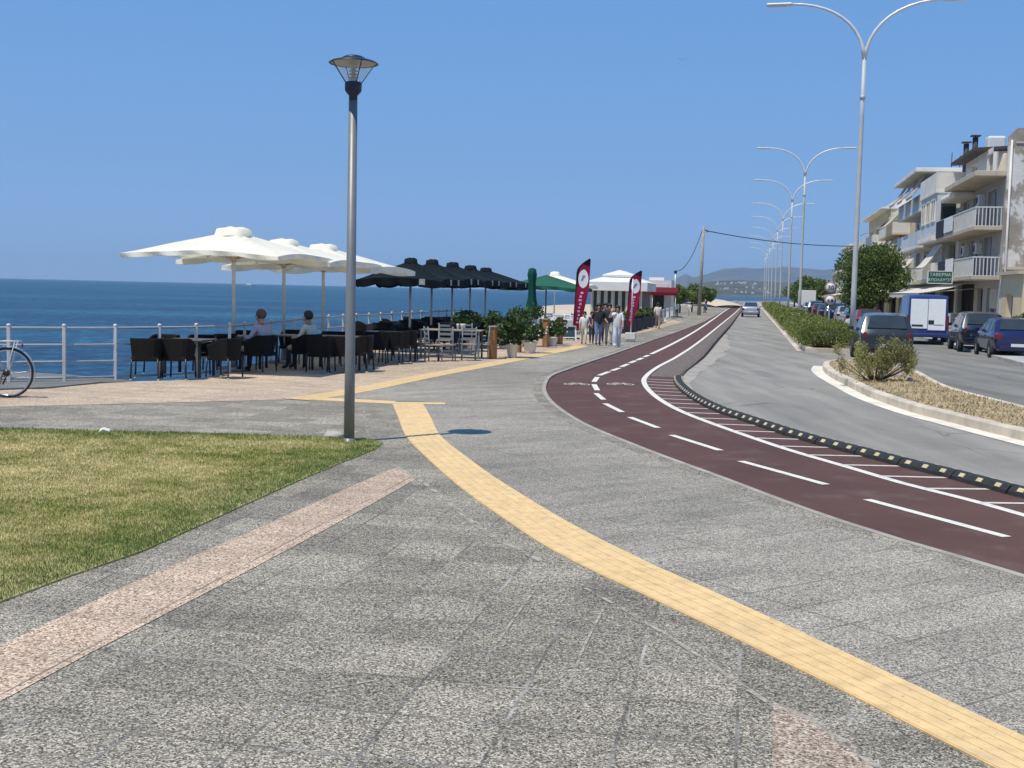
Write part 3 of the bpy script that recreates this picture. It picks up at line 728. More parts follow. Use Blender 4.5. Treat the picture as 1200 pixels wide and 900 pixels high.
# ------------------------------------------------------------------ sea railing
rail_t = []
for px, py in [(-250, 379), (-170, 380), (-95, 381), (-40, 381.5), (10, 382), (75, 382.3), (135, 382.3), (187, 382), (230, 381.3), (269, 380.3)]:
    d = .87*1400/(py-(325.7+.0229*px)); rail_t.append(AT(px, py, d))
P_ = rail_t[-1].copy(); P_.z = 1.02
for k in range(1, 22):
    v = (Vector((.06, 1.15)) if k < 8 else Vector((.24, 1.2))); P_ = P_+Vector((v.x, v.y, 0)); P_.z = 1.02; rail_t.append(P_.copy())
railing = thing('sea_railing', 'white and grey steel railing with four horizontal rails along the sea edge of the promenade', 'railing', (rail_t[0].x, rail_t[0].y, 0))
off = Vector((rail_t[0].x, rail_t[0].y, 0))
M['railgrey'] = simple('blue grey rail steel', (.34, .38, .40), .45, .12, 3)
for i, p in enumerate(rail_t):
    q = p-off; b = MB(); zt = q.z; b.box((q.x, q.y, (zt-.35)/2), (.062, .062, zt+.35), .2, bev=.01); b.ball((q.x, q.y, zt+.015), (.04, .04, .032), 10, 6)
    b.build('post', M['white_metal'], railing)
for fz in (.97, .665, .36, .07):
    b = MB(); b.tube([Vector((p.x-off.x, p.y-off.y, p.z*fz)) for p in rail_t], .021, 8); b.build('rail', M['railgrey'], railing)

# ------------------------------------------------------------------ umbrellas
def canopy_mesh(h, apex, rim, mats, nz=1.0, N=14, valance=.16, edge_up=.09, ripple=.02, seed=0, gap=.0):
    b = MB(); r_ = random.Random(seed)
    ph = [r_.uniform(0, 6) for _ in range(6)]
    def Z(u, v):
        r = max(abs(u), abs(v)); e = min(abs(u), abs(v))/max(r, 1e-6)
        z = rim+(apex-rim)*(1-r)**1.0-.10*math.sin(PI*r)*(1-e**2)*.5
        z += edge_up*(1-e**2)*r**3
        return z+ripple*math.sin(5*u+ph[0])*math.cos(4*v+ph[1])*r
    vs = []; idx = {}
    for i in range(N+1):
        for j in range(N+1):
            u, v = -1+2*i/N, -1+2*j/N; vs.append((u*h, v*h, Z(u, v)))
    fs = [(i*(N+1)+j, (i+1)*(N+1)+j, (i+1)*(N+1)+j+1, i*(N+1)+j+1) for i in range(N) for j in range(N)]
    b.add(vs, fs, 0, False)
    per = [(-1+2*i/32, -1) for i in range(32)]+[(1, -1+2*i/32) for i in range(32)]+[(1-2*i/32, 1) for i in range(32)]+[(-1, 1-2*i/32) for i in range(32)]
    n = len(per); va = []
    for k, (u, v) in enumerate(per): va.append((u*h, v*h, Z(u, v)))
    for k, (u, v) in enumerate(per):
        fl = .05*math.sin(k*.9+ph[2]); sc = valance*(.72+.28*abs(math.sin(PI*k/8)))
        va.append((u*(h+fl*abs(u)*.5), v*(h+fl*abs(v)*.5), Z(u, v)-sc))
    b.add(va, [(k, (k+1) % n, (k+1) % n+n, k+n) for k in range(n)], 0, False)
    return b
def umbrella(label, pos, rz, h, apex, rim, cm, pole_r=.042, base=True, valance=.16, group=None, vent=True, seed=0, name='patio_umbrella', pm=None, ribm=None, capk=.13, puff=.8):
    t = thing(name, label, 'umbrella', pos, rz, group)
    b = MB(); b.tube([(0, 0, 0), (0, 0, apex-.02)], pole_r, 10); b.build('pole', pm or M['white_metal'], t)
    b = MB(); b.box((0, 0, .05), (.55, .55, .08), bev=.015); b.tube([(0, 0, .08), (0, 0, .35)], .06, 10); b.build('base', M['concrete'], t)
    o = canopy_mesh(h, apex, rim, cm, valance=valance, seed=seed).build('canopy', cm, t, recalc=False)
    if vent:
        v = MB(); k = capk*h; N = 24; vs = [(0, 0, apex+.15*puff)]
        for ring, (rr, z) in enumerate([(.5, apex+.135*puff), (.86, apex+.085*puff), (1.0, apex-capk*(apex-rim)-.01)]):
            for i in range(N):
                a = 2*PI*i/N; c, s = math.cos(a), math.sin(a); m_ = 1/max(abs(c), abs(s)); m_ = 1+(m_-1)*.75
                vs.append((k*rr*c*m_, k*rr*s*m_, z+(.03*math.sin(4*a+seed)*puff if ring else .02*math.sin(3*a))))
        fs = [(0, 1+i, 1+(i+1) % N) for i in range(N)]+[(1+r_*N+i, 1+(r_+1)*N+i, 1+(r_+1)*N+(i+1) % N, 1+r_*N+(i+1) % N) for r_ in range(2) for i in range(N)]
        v.add(vs, fs, 0, True); v.build('vent_cap', cm, o)
    hub_z = apex-.62*(apex-rim)-.25
    for i in range(8):
        a = PI/4*i; m_ = 1/max(abs(math.cos(a)), abs(math.sin(a))); ex = Vector((math.cos(a)*h*m_, math.sin(a)*h*m_, 0))
        b = MB(); e = 0 if i % 2 else .09
        pts = [Vector((0, 0, apex-.03))+(Vector((ex.x, ex.y, rim+e-.035-apex+.03)))*s_+Vector((0, 0, -.10*math.sin(PI*s_)-.03)) for s_ in (0, .33, .66, .985)]
        b.tube(pts, .014, 6)
        b.tube([Vector((0, 0, hub_z)), pts[0].lerp(pts[-1], .5)-Vector((0, 0, .05))], .011, 5); b.build('rib', ribm or M['rib'], t)
    b = MB(); b.lathe([(.06, hub_z-.05), (.075, hub_z), (.06, hub_z+.05)], 10); b.build('hub', ribm or M['rib'], t)
    return t
RZU = -AZ
u1 = AT(273.5, 432, 25.9); u1.z = 0
umbrella('nearest cream parasol of the terrace with a puffed vent cap', u1, RZU, 1.72, 3.02, 2.45, M['canvas'], .040, group='cream parasols', seed=1, valance=.10, capk=.20, puff=.52)
u2 = AT(332, 421, 28.7); u2.z = 0
umbrella('middle cream parasol standing beside the two seated men', u2, RZU, 1.85, 2.92, 2.40, M['canvas'], .042, group='cream parasols', seed=2, valance=.13, capk=.17, puff=.36)
u3 = AT(378, 416, 31.6); u3.z = 0
umbrella('farthest cream parasol whose right edge reaches past the lamp post', u3, RZU, 1.95, 2.92, 2.33, M['canvas'], .042, group='cream parasols', seed=3, valance=.16, capk=.17, puff=.36)
HB = [1.28, 1.36, 1.5, 1.62, 1.75]
us = [(481, 35.3, 3.1), (506, 38.8, 3.1), (530, 42.3, 3.1), (551, 46.0, 3.1), (569, 50, 3.1)]
dl = ['nearest black parasol beside the last cream parasol', 'second black parasol from the cream parasols', 'middle black parasol of the row of five', 'fourth black parasol counting from the cream parasols', 'last black parasol of the row next to the folded green parasol']
for i, (px, d, _) in enumerate(us):
    p = AT(px, 338, d); p.z = 0; zt = AT(px, [305.5, 307, 310, 313.5, 316][i], d).z
    umbrella(dl[i], p, RZU, HB[i], zt, zt-.60, M['dark_canvas'], .036, group='black parasols', seed=10+i, valance=.24, pm=M['galv'], capk=.14, puff=.55)
    um = [o for o in bpy.data.objects if o.get('label') == dl[i]][0]; hh = HB[i]
    for sx, sy in ((1, -.2), (1, .5), (.55, -1)):
        b = MB(); w_ = .17; c_ = (sx*hh*1.012, sy*hh*1.012, zt-.60-.02)
        b.box(c_, (.012, w_, .17) if sx == 1 else (w_, .012, .17)); b.build('valance_print', M['print'], um)
# folded green parasol, open green one, cream one further back
p = AT(622, 390, 47.5); p.z = 0
t = thing('folded_parasol', 'tall folded dark green parasol among the planters', 'umbrella', p)
b = MB(); b.tube([(0, 0, 0), (0, 0, 2.7)], .035, 8); b.build('pole', M['galv'], t)
b = MB(); vs = []; prof = [(.02, 2.78), (.13, 2.72), (.17, 2.5), (.13, 2.2), (.15, 1.6), (.25, 1.1), (.36, .82)]; N = 20
for r_, z in prof:
    for j in range(N):
        a = 2*PI*j/N; rr = r_*(1+.22*math.sin(5*a+z)); vs.append((rr*math.cos(a), rr*math.sin(a), z))
b.add(vs, [(i*N+j, i*N+(j+1) % N, (i+1)*N+(j+1) % N, (i+1)*N+j) for i in range(len(prof)-1) for j in range(N)], 0, True); b.build('canopy', M['deep_green'], t)
p = AT(640, 341, 54); p.z = 0
umbrella('open green parasol behind the folded green one', p, RZU, 1.85, AT(640, 322, 54).z, AT(640, 338, 54).z, M['green_canvas'], .035, seed=21, pm=M['wood'], vent=False)
p = AT(650, 341, 63); p.z = 0
umbrella('cream parasol with an arched vent cap behind the green parasol', p, RZU, 2.0, AT(650, 321, 63).z, AT(650, 335, 63).z, M['canvas'], .035, seed=22)

# ------------------------------------------------------------------ chairs and tables
CS = 1.03
def tub_chair(label):
    t = thing('wicker_armchair', label, 'chair', (0, 0, 0), 0, 'black wicker armchairs')
    b = MB(); b.box((0, 0, .40), (.50, .50, .08), bev=.02); b.build('seat', M['wicker'], t)
    b = MB(); n = 22; vs = []
    for i in range(n):
        a = rad(-55+290*i/(n-1)); back = max(0, math.sin(a)); c, s = math.cos(a), math.sin(a); m_ = 1/max(abs(c), abs(s)); m_ = 1+(m_-1)*.55
        zt = .66+.13*min(1, max(0, s+.55)/.9)**1.0
        for ro, z in ((.255, .36), (.295, zt-.02), (.285, zt), (.26, zt), (.25, zt-.02), (.225, .40)): vs.append((ro*c*m_, ro*s*m_, z))
    k = 6; b.add(vs, [(i*k+j, (i+1)*k+j, (i+1)*k+(j+1) % k, i*k+(j+1) % k) for i in range(n-1) for j in range(k)]+[tuple(range(k)), tuple((n-1)*k+j for j in range(k))[::-1]], 0, False)
    b.build('backrest', M['wicker'], t)
    for sx in (-1, 1):
        for sy in (-1, 1):
            b = MB(); b.tube([(sx*.235, sy*.235, .40), (sx*.25, sy*.25, .02)], .017, 6); lg = b.build('leg', M['black_metal'], t)
            b = MB(); b.tube([(sx*.25, sy*.25, 0), (sx*.25, sy*.25, .03)], .021, 8); b.build('foot_cap', M['cap'], lg)
    return t
proto_tub = None
def place_tub(px, py, face, label):
    """face: heading in degrees that the sitter looks to (0 = away from the camera, 90 = left)"""
    global proto_tub
    p = G(px, py)
    if proto_tub is None: t = proto_tub = tub_chair(label)
    else: t = copy_tree(proto_tub); t['label'] = label
    t.location = p; t.rotation_euler = (0, 0, rad(face)+PI); t.scale = (CS,)*3
    return t
def rtable(name, label, px, py, size, h, top, legm, face=0, group=None):
    p = G(px, py); t = thing(name, label, 'table', p, rad(face), group)
    b = MB(); b.box((0, 0, h), (size[0], size[1], .035), bev=.008); b.build('table_top', top, t)
    for sx in (-1, 1):
        for sy in (-1, 1):
            b = MB(); b.box((sx*(size[0]/2-.06), sy*(size[1]/2-.06), (h-.017)/2), (.05, .05, h-.017)); b.build('leg', legm, t)
    return t
tubs = [(172, 445.0, 8, 'leftmost black wicker armchair of the terrace with its back to the camera'),
        (209, 444.5, -6, 'black wicker armchair right of the leftmost one, its back to the camera'),
        (263, 443.5, 70, 'black wicker armchair seen side on just left of the nearest parasol pole'),
        (236, 438.5, 178, 'black wicker armchair facing the camera across the first table'),
        (190, 438.5, 160, 'black wicker armchair nearest the sea at the first table'),
        (258, 434.5, 60, 'black wicker armchair behind the nearest parasol pole on the seaward side'),
        (304, 437.0, 68, 'black wicker armchair holding the seated man in the lilac shirt'),
        (286, 428.5, 160, 'empty black wicker armchair in front of the man in the lilac shirt'),
        (359, 434.0, 66, 'black wicker armchair holding the seated man in the white shirt'),
        (343, 426.5, 170, 'empty black wicker armchair between the two seated men'),
        (376, 437.5, -5, 'black wicker armchair left of the lamp post, its back to the camera'),
        (398, 437.0, 5, 'black wicker armchair right behind the lamp post'),
        (421, 435.5, 80, 'black wicker armchair just right of the lamp post seen side on'),
        (390, 429.0, 175, 'black wicker armchair on the far side of the table behind the lamp post'),
        (415, 427.5, 150, 'black wicker armchair at the far corner of the table behind the lamp post'),
        (441, 427.5, 0, 'black wicker armchair two places right of the lamp post with its back turned'),
        (458, 426.5, -4, 'black wicker armchair at the middle of the last dark table group'),
        (474, 424.5, 75, 'rightmost black wicker armchair of the dark group beside the wooden table'),
        (449, 421.0, 178, 'black wicker armchair facing the camera at the last dark table'),
        (468, 419.0, 170, 'black wicker armchair facing the camera at the far right of the last dark table')]
for a in tubs: place_tub(*a)
rtable('cafe_table', 'dark cafe table between the two leftmost wicker armchairs', 222, 441, (.85, .85), .74, M['brown_top'], M['black_metal'], -8, 'dark cafe tables')
rtable('cafe_table', 'dark cafe table in front of the man in the lilac shirt', 281, 433.5, (.8, .8), .74, M['brown_top'], M['black_metal'], -8, 'dark cafe tables')
rtable('cafe_table', 'dark cafe table between the two seated men', 335, 431, (.8, .8), .74, M['brown_top'], M['black_metal'], -8, 'dark cafe tables')
rtable('cafe_table', 'dark cafe table behind the lamp post', 398, 432.5, (1.2, .85), .74, M['brown_top'], M['black_metal'], -5, 'dark cafe tables')
rtable('cafe_table', 'brown topped cafe table right of the lamp post', 457, 423.3, (1.3, .85), .74, M['wood'], M['black_metal'], -5, 'dark cafe tables')
# blue-grey ladder-back chairs round a wooden table
def ladder_chair(label):
    t = thing('ladderback_chair', label, 'chair', (0, 0, 0), 0, 'blue grey ladderback chairs')
    b = MB(); b.box((0, 0, .45), (.42, .40, .04), bev=.01); b.build('seat', M['wood'], t)
    for sx in (-1, 1):
        b = MB(); b.tube([(sx*.19, -.18, 0), (sx*.19, -.18, .45)], .018, 6); b.build('leg', M['grey_wood'], t)
        b = MB(); b.tube([(sx*.19, .19, 0), (sx*.19, .18, .45), (sx*.19, .23, .95)], .019, 6); b.build('leg', M['grey_wood'], t)
    b = MB()
    for z, y in ((.62, .20), (.75, .212), (.88, .224)): b.box((0, y, z), (.36, .018, .06))
    b.build('backrest', M['grey_wood'], t)
    b = MB()
    for z in (.16, .28): b.tube([(-.19, -.18, z), (.19, -.18, z)], .012, 5); b.tube([(-.19, .186, z), (.19, .186, z)], .012, 5)
    for sx in (-1, 1): b.tube([(sx*.19, -.18, .22), (sx*.19, .186, .22)], .012, 5)
    b.build('stretcher', M['grey_wood'], t)
    return t
proto_l = None
for px, py, fa, lab in [(508, 423.5, -70, 'ladderback chair at the left end of the wooden table'), (524, 423, -8, 'ladderback chair left of centre with its back to the promenade'), (549, 422.5, 5, 'ladderback chair right of centre with its back to the promenade'),
                        (566, 420.5, 78, 'ladderback chair at the right end of the wooden table beside the orange post'), (520, 416.5, 175, 'ladderback chair on the sea side of the wooden table at its left'), (545, 415, 180, 'ladderback chair on the sea side of the wooden table at its right')]:
    if proto_l is None: t = proto_l = ladder_chair(lab)
    else: t = copy_tree(proto_l); t['label'] = lab
    t.location = G(px, py); t.rotation_euler = (0, 0, rad(fa)+PI); t.scale = (.95,)*3
rtable('wooden_table', 'long grey legged wooden table set for a meal', 529, 419.3, (1.7, .8), .76, M['wood'], M['grey_wood'], -6)
tp = G(529, 419.3)
M['bottle'] = simple('dark bottle glass', (.03, .025, .015), .15, .2)
b = MB(); b.lathe([(.035, 0), (.036, .16), (.013, .21), (.013, .27), (.001, .272)], 10); tag(b.build('bottle', M['bottle'], loc=tp+Vector((-.02, -.05, .777))), 'dark bottle standing in the middle of the wooden table', 'bottle')
for dx, lab in ((.16, 'short clear tumbler beside the dark bottle'), (.30, 'white jug on the wooden table beside the flower pot')):
    b = MB(); w = .035 if dx < .2 else .07; b.lathe([(w*.8, 0), (w, .12), (w*1.05, .16), (w*.9, .16), (w*.75, .01)], 12); tag(b.build('tumbler' if dx < .2 else 'jug', M['pot'], loc=tp+Vector((dx, 0, .777))), lab, 'cup' if dx < .2 else 'jug')
# ------------------------------------------------------------------ foliage
def leaf_mat(name, dark, light, tr=.25):
    t = NT(name); at = t.node('ShaderNodeAttribute', attribute_name='tint')
    col = t.ramp(at.outputs['Fac'], [(0, dark), (1, light)]); m = t.out(col, .6, Specular_IOR_Level=.3)
    tl = t.node('ShaderNodeBsdfTranslucent'); t.l.new(col, tl.inputs[0]); mx = t.node('ShaderNodeMixShader'); mx.inputs[0].default_value = tr
    o = [n for n in t.n if n.type == 'OUTPUT_MATERIAL'][0]; t.l.new(t.bs.outputs[0], mx.inputs[1]); t.l.new(tl.outputs[0], mx.inputs[2]); t.l.new(mx.outputs[0], o.inputs[0]); return m
M['pine'] = leaf_mat('pine foliage', (.04, .075, .018), (.21, .28, .06), .35)
M['hedge'] = leaf_mat('hedge foliage', (.055, .085, .02), (.32, .345, .085), .33)
M['tamarisk'] = leaf_mat('bright foliage', (.05, .085, .015), (.19, .25, .05))
M['pot_leaf'] = leaf_mat('pot plant foliage', (.018, .042, .012), (.10, .16, .042))
M['shrub'] = leaf_mat('dry shrub foliage', (.13, .13, .04), (.44, .41, .155))
M['dry'] = leaf_mat('dry grass', (.36, .27, .13), (.62, .50, .28))
M['bark'] = simple('bark', (.12, .085, .06), .9, .3, 6, .5, 30)
M['flower'] = simple('pale flowers', (.7, .66, .6), .7, .2, 9)
def leaves(name, blobs, n, size, m, parent=None, aspect=.6, shell=.55, zsq=1.0, up=0.0, tint_by_blob=.5):
    vol = np.array([b[1][0]*b[1][1]*b[1][2] for b in blobs])**.67; cnt = np.maximum(8, (n*vol/vol.sum()).astype(int))
    Vs, T = [], []
    for (c, r), k in zip(blobs, cnt):
        d = nrg.normal(size=(k, 3)); d /= np.linalg.norm(d, axis=1)[:, None]
        rr = (shell+(1-shell)*nrg.random(k))**.8*(1+.10*np.clip(nrg.normal(size=k), -2, 1.6)); p = np.array(c)+d*rr[:, None]*np.array(r)
        a = nrg.normal(size=(k, 3)); a[:, 2] = a[:, 2]*zsq+up; a /= np.linalg.norm(a, axis=1)[:, None]
        q = np.cross(a, nrg.normal(size=(k, 3))); q /= np.linalg.norm(q, axis=1)[:, None]+1e-9
        s = size*nrg.uniform(.6, 1.4, k)[:, None]
        Vs.append(np.stack([p-a*s, p-q*s*aspect, p+a*s, p+q*s*aspect], 1)); T.append(np.clip(nrg.random()*tint_by_blob+nrg.random(k)*(1-tint_by_blob), 0, 1))
    V = np.concatenate(Vs).reshape(-1, 3); k = len(V)//4
    o = np_mesh(name, V, np.arange(4*k).reshape(k, 4), m, parent)
    at = o.data.attributes.new('tint', 'FLOAT', 'FACE'); at.data.foreach_set('value', np.concatenate(T).astype(np.float32)); return o
def tree(name, label, pos, h, w, trunk_h, m, n=9000, leaf=.10, nb=26, group=None, cat='tree', trunk_r=.14, seed=0, flat=.75, lean=0):
    r_ = random.Random(seed); t = thing(name, label, cat, pos, 0, group)
    blobs = []; hc = trunk_h+(h-trunk_h)*.5
    for i in range(nb):
        a = r_.uniform(0, 2*PI); el = r_.uniform(-.75, 1.0); rr = r_.uniform(.45, .78)
        c = (math.cos(a)*w/2*rr*math.sqrt(max(.1, 1-el*el*.8))+lean*el, math.sin(a)*w/2*rr*math.sqrt(max(.1, 1-el*el*.8)), hc+el*(h-trunk_h)*.40)
        s = r_.uniform(.16, .28)*w; blobs.append((c, (s, s, s*flat)))
    blobs.append(((0, 0, hc), (w*.32, w*.32, (h-trunk_h)*.33)))
    leaves('crown', blobs, n, leaf, m, t)
    b = MB(); b.tube([(0, 0, -.1), (.04, .02, trunk_h*.6), (-.03, .04, trunk_h*1.1), (.02, 0, hc)], [trunk_r*1.2, trunk_r, trunk_r*.8, trunk_r*.4], 9)
    for i in range(7):
        c = blobs[i*2 % len(blobs)][0]; z0 = trunk_h*r_.uniform(.7, 1.15); b.tube([(0, 0, z0), (c[0]*.5, c[1]*.5, (z0+c[2])/2+.1), c], [trunk_r*.5, trunk_r*.32, trunk_r*.12], 6)
    b.build('trunk', M['bark'], t); return t

# potted plants, planters and timber posts along the terrace edge
def potted(label, px, py, ph, pr, bush, n, flowers=False, pot=M['pot'], size=.06):
    p = G(px, py); t = thing('potted_plant', label, 'potted plant', p)
    b = MB(); b.lathe([(pr*.72, 0), (pr*.78, .04), (pr, ph-.06), (pr*1.12, ph-.05), (pr*1.12, ph), (pr*.95, ph), (pr*.9, ph-.05)], 18); b.build('pot', pot, t)
    bl = []
    r_ = random.Random(px)
    for i in range(9):
        bl.append(((r_.uniform(-.5, .5)*bush[0], r_.uniform(-.4, .4)*bush[0], ph+r_.uniform(.05, .85)*bush[1]), (bush[0]*.4, bush[0]*.4, bush[1]*.26)))
    leaves('foliage', bl, n, size, M['pot_leaf'], t)
    b = MB()
    for i in range(4): b.tube([(0, 0, ph*.8), (bl[i][0][0]*.6, bl[i][0][1]*.6, ph+.3*bush[1]), bl[i][0]], [.015, .012, .006], 5)
    b.build('stem', M['bark'], t)
    if flowers:
        b = MB()
        for i in range(40):
            c = bl[i % 9]; b.ball((c[0][0]+r_.uniform(-.3, .3), c[0][1]+r_.uniform(-.3, .3), c[0][2]+r_.uniform(-.12, .2)), .028, 6, 4)
        b.build('blossom', M['flower'], t)
    return t
potted('large leafy bush in a tapered white pot beside the first orange timber post', 600, 419.5, .42, .16, (.62, .85), 1300)
potted('low bush with pale blossoms in a white pot on the terrace edge', 621, 414, .35, .2, (.62, .40), 600, True)
potted('tall dark bush behind the flowering pot', 590, 409, .40, .17, (.7, .78), 800)
potted('bush hiding the second timber post', 617, 406, .4, .17, (.7, .95), 900)
potted('leafy bush beside the third timber post', 647, 405.5, .32, .18, (.62, .62), 700)
potted('small flowering plant in a white tub by the last timber post', 648.5, 403.5, .35, .18, (.55, .45), 500, True)
potted('green plant standing in a pale pot on the far side of the wooden table', 552, 409, .62, .17, (.75, .55), 700)
for px, py, hh, lab in [(577.5, 420.5, .86, 'orange brown timber post at the end of the ladderback chairs'), (607, 413, .80, 'orange brown timber post half hidden by bushes'), (639, 407, .92, 'orange brown timber post standing free right of the flowering pot'), (656, 403.5, .95, 'last orange brown timber post before the easel board')]:
    p = G(px, py); t = thing('timber_post', lab, 'post', p, -AZ, 'timber posts of the terrace')
    b = MB(); b.box((0, 0, hh/2), (.16, .34, hh), bev=.012); b.build('post', M['orange_wood'], t)
    b = MB(); b.box((0, 0, hh+.02), (.22, .40, .04), bev=.01); b.build('post_cap', M['wood'], t)
# far dark dining furniture under the black parasols (one thing each)
M['dark_cloth'] = simple('dark navy cloth', (.012, .014, .026), .8, .2)
k = 0
for d in (36.5, 40, 43.5, 47.5):
    for dx in (-.75, .75):
        x0 = {36.5: -3.0, 40: -2.55, 43.5: -2.1, 47.5: -1.5}[d]+dx*1.2
        t = thing('dining_table', ('dark clothed dining table on the %s side under the %s black parasol' % ('sea' if dx < 0 else 'promenade', ORD[k//2])), 'table', (x0, d, 0), -AZ, 'dark clothed tables')
        b = MB(); b.box((0, 0, .75), (.9, .9, .03)); b.build('table_top', M['dark_cloth'], t)
        b = MB(); vs = []; N = 40
        for z, o_ in ((.75, .455), (.35, .48)):
            for i in range(N):
                a = 2*PI*i/N; c, s = math.cos(a), math.sin(a); m_ = 1/max(abs(c), abs(s)); w = 1+(.05*math.sin(9*a) if z < .5 else 0); vs.append((o_*c*m_*w, o_*s*m_*w, z))
        b.add(vs, [(i, (i+1) % N, N+(i+1) % N, N+i) for i in range(N)], 0, True); b.build('tablecloth', M['dark_cloth'], t)
        b = MB(); b.tube([(0, 0, 0), (0, 0, .74)], .05, 8); b.lathe([(.25, 0), (.24, .02), (.05, .04)], 12); b.build('pedestal', M['black_metal'], t)
        k += 1
k = 0
sides = ['sea side', 'near side', 'far side', 'promenade side']
for ti, (x0, d) in enumerate([(-3.9, 36.5), (-2.1, 36.5), (-3.45, 40), (-1.65, 40), (-3.0, 43.5), (-1.2, 43.5)]):
    for si, (dx, dy, fa) in enumerate([(-.72, 0, -90), (0, -.72, 0), (0, .72, 180), (.72, 0, 90)]):
        if si == 3 and ti % 2 == 0: continue
        c = copy_tree(proto_tub); c['label'] = 'black armchair on the %s of the %s dark clothed table' % (sides[si], ORD[ti]); c['group'] = 'black armchairs under the black parasols'
        c.location = (x0+dx, d+dy, 0); c.rotation_euler = (0, 0, rad(fa)+PI); c.scale = (1.05,)*3
# white garden furniture beyond the planters
M['white_plastic'] = simple('white plastic', (.72, .72, .70), .5, .05)
def white_table(i, px, py):
    p = G(px, py); t = thing('white_table', ['white clothed table behind the third timber post', 'white clothed table beside the tall red flag', 'white clothed table nearest the sea behind the folded parasol', 'white clothed table in front of the sandy beach'][i], 'table', p, .2, 'white tables of the far terrace')
    b = MB(); b.box((0, 0, .73), (1.3, .9, .04), bev=.01); b.build('table_top', M['white_plastic'], t)
    b = MB(); b.box((0, 0, .58), (1.34, .94, .26)); b.build('tablecloth', M['white_canvas'], t)
    for sx in (-1, 1):
        for sy in (-1, 1): b = MB(); b.box((sx*.55, sy*.36, .3), (.05, .05, .6)); b.build('leg', M['white_plastic'], t)
for i, q in enumerate([(650, 396), (664, 391.5), (633, 393), (655, 386)]): white_table(i, *q)
pw = None
for i, (px, py, fa) in enumerate([(642, 398, 80), (660, 397.5, -80), (655, 392, 90), (673, 393, 0), (676, 390, -60), (626, 396, 60), (641, 390, 170), (663, 385, -80)]):
    lab = 'white slatted chair %s of the far terrace' % ['left of the nearest white table', 'right of the nearest white table', 'left of the white table by the flag', 'just left of the flag base', 'behind the flag', 'behind the folded parasol', 'on the sea side', 'farthest away'][i]
    t = copy_tree(proto_l); t['label'] = lab; t['group'] = 'white slatted chairs'
    t.location = G(px, py); t.rotation_euler = (0, 0, rad(fa)+PI)
    for c in t.children:
        if i == 0:
            c.data = c.data.copy(); c.data.materials[0] = M['white_plastic']
        else: c.data = pw[c.name.split('.')[0]+str([x for x in t.children if x.name.split('.')[0] == c.name.split('.')[0]].index(c))]
    if i == 0: pw = {c.name.split('.')[0]+str([x for x in t.children if x.name.split('.')[0] == c.name.split('.')[0]].index(c)): c.data for c in t.children}
# easel board
p = G(665.5, 399); t = thing('easel_board', 'white framed A board with a dark panel at the end of the planters', 'sign', p, .15); t.scale = (.95, .8, .6)
M['chalk'] = simple('dark board', (.02, .05, .06), .6, .5, 12)
for s_ in (-1, 1):
    b = MB(); Mx = Matrix.Translation((0, s_*.16, 0)) @ Matrix.Rotation(s_*.22, 4, 'X')
    for x in (-.3, .3): b.box((x, 0, .48), (.06, .03, .96), M=Mx)
    for z in (.93, .2): b.box((0, 0, z), (.54, .03, .06), M=Mx)
    fr = b.build('frame', M['white_plastic'], t); b = MB(); b.box((0, 0, .565), (.54, .012, .67), M=Mx); b.build('panel', M['chalk'], fr)

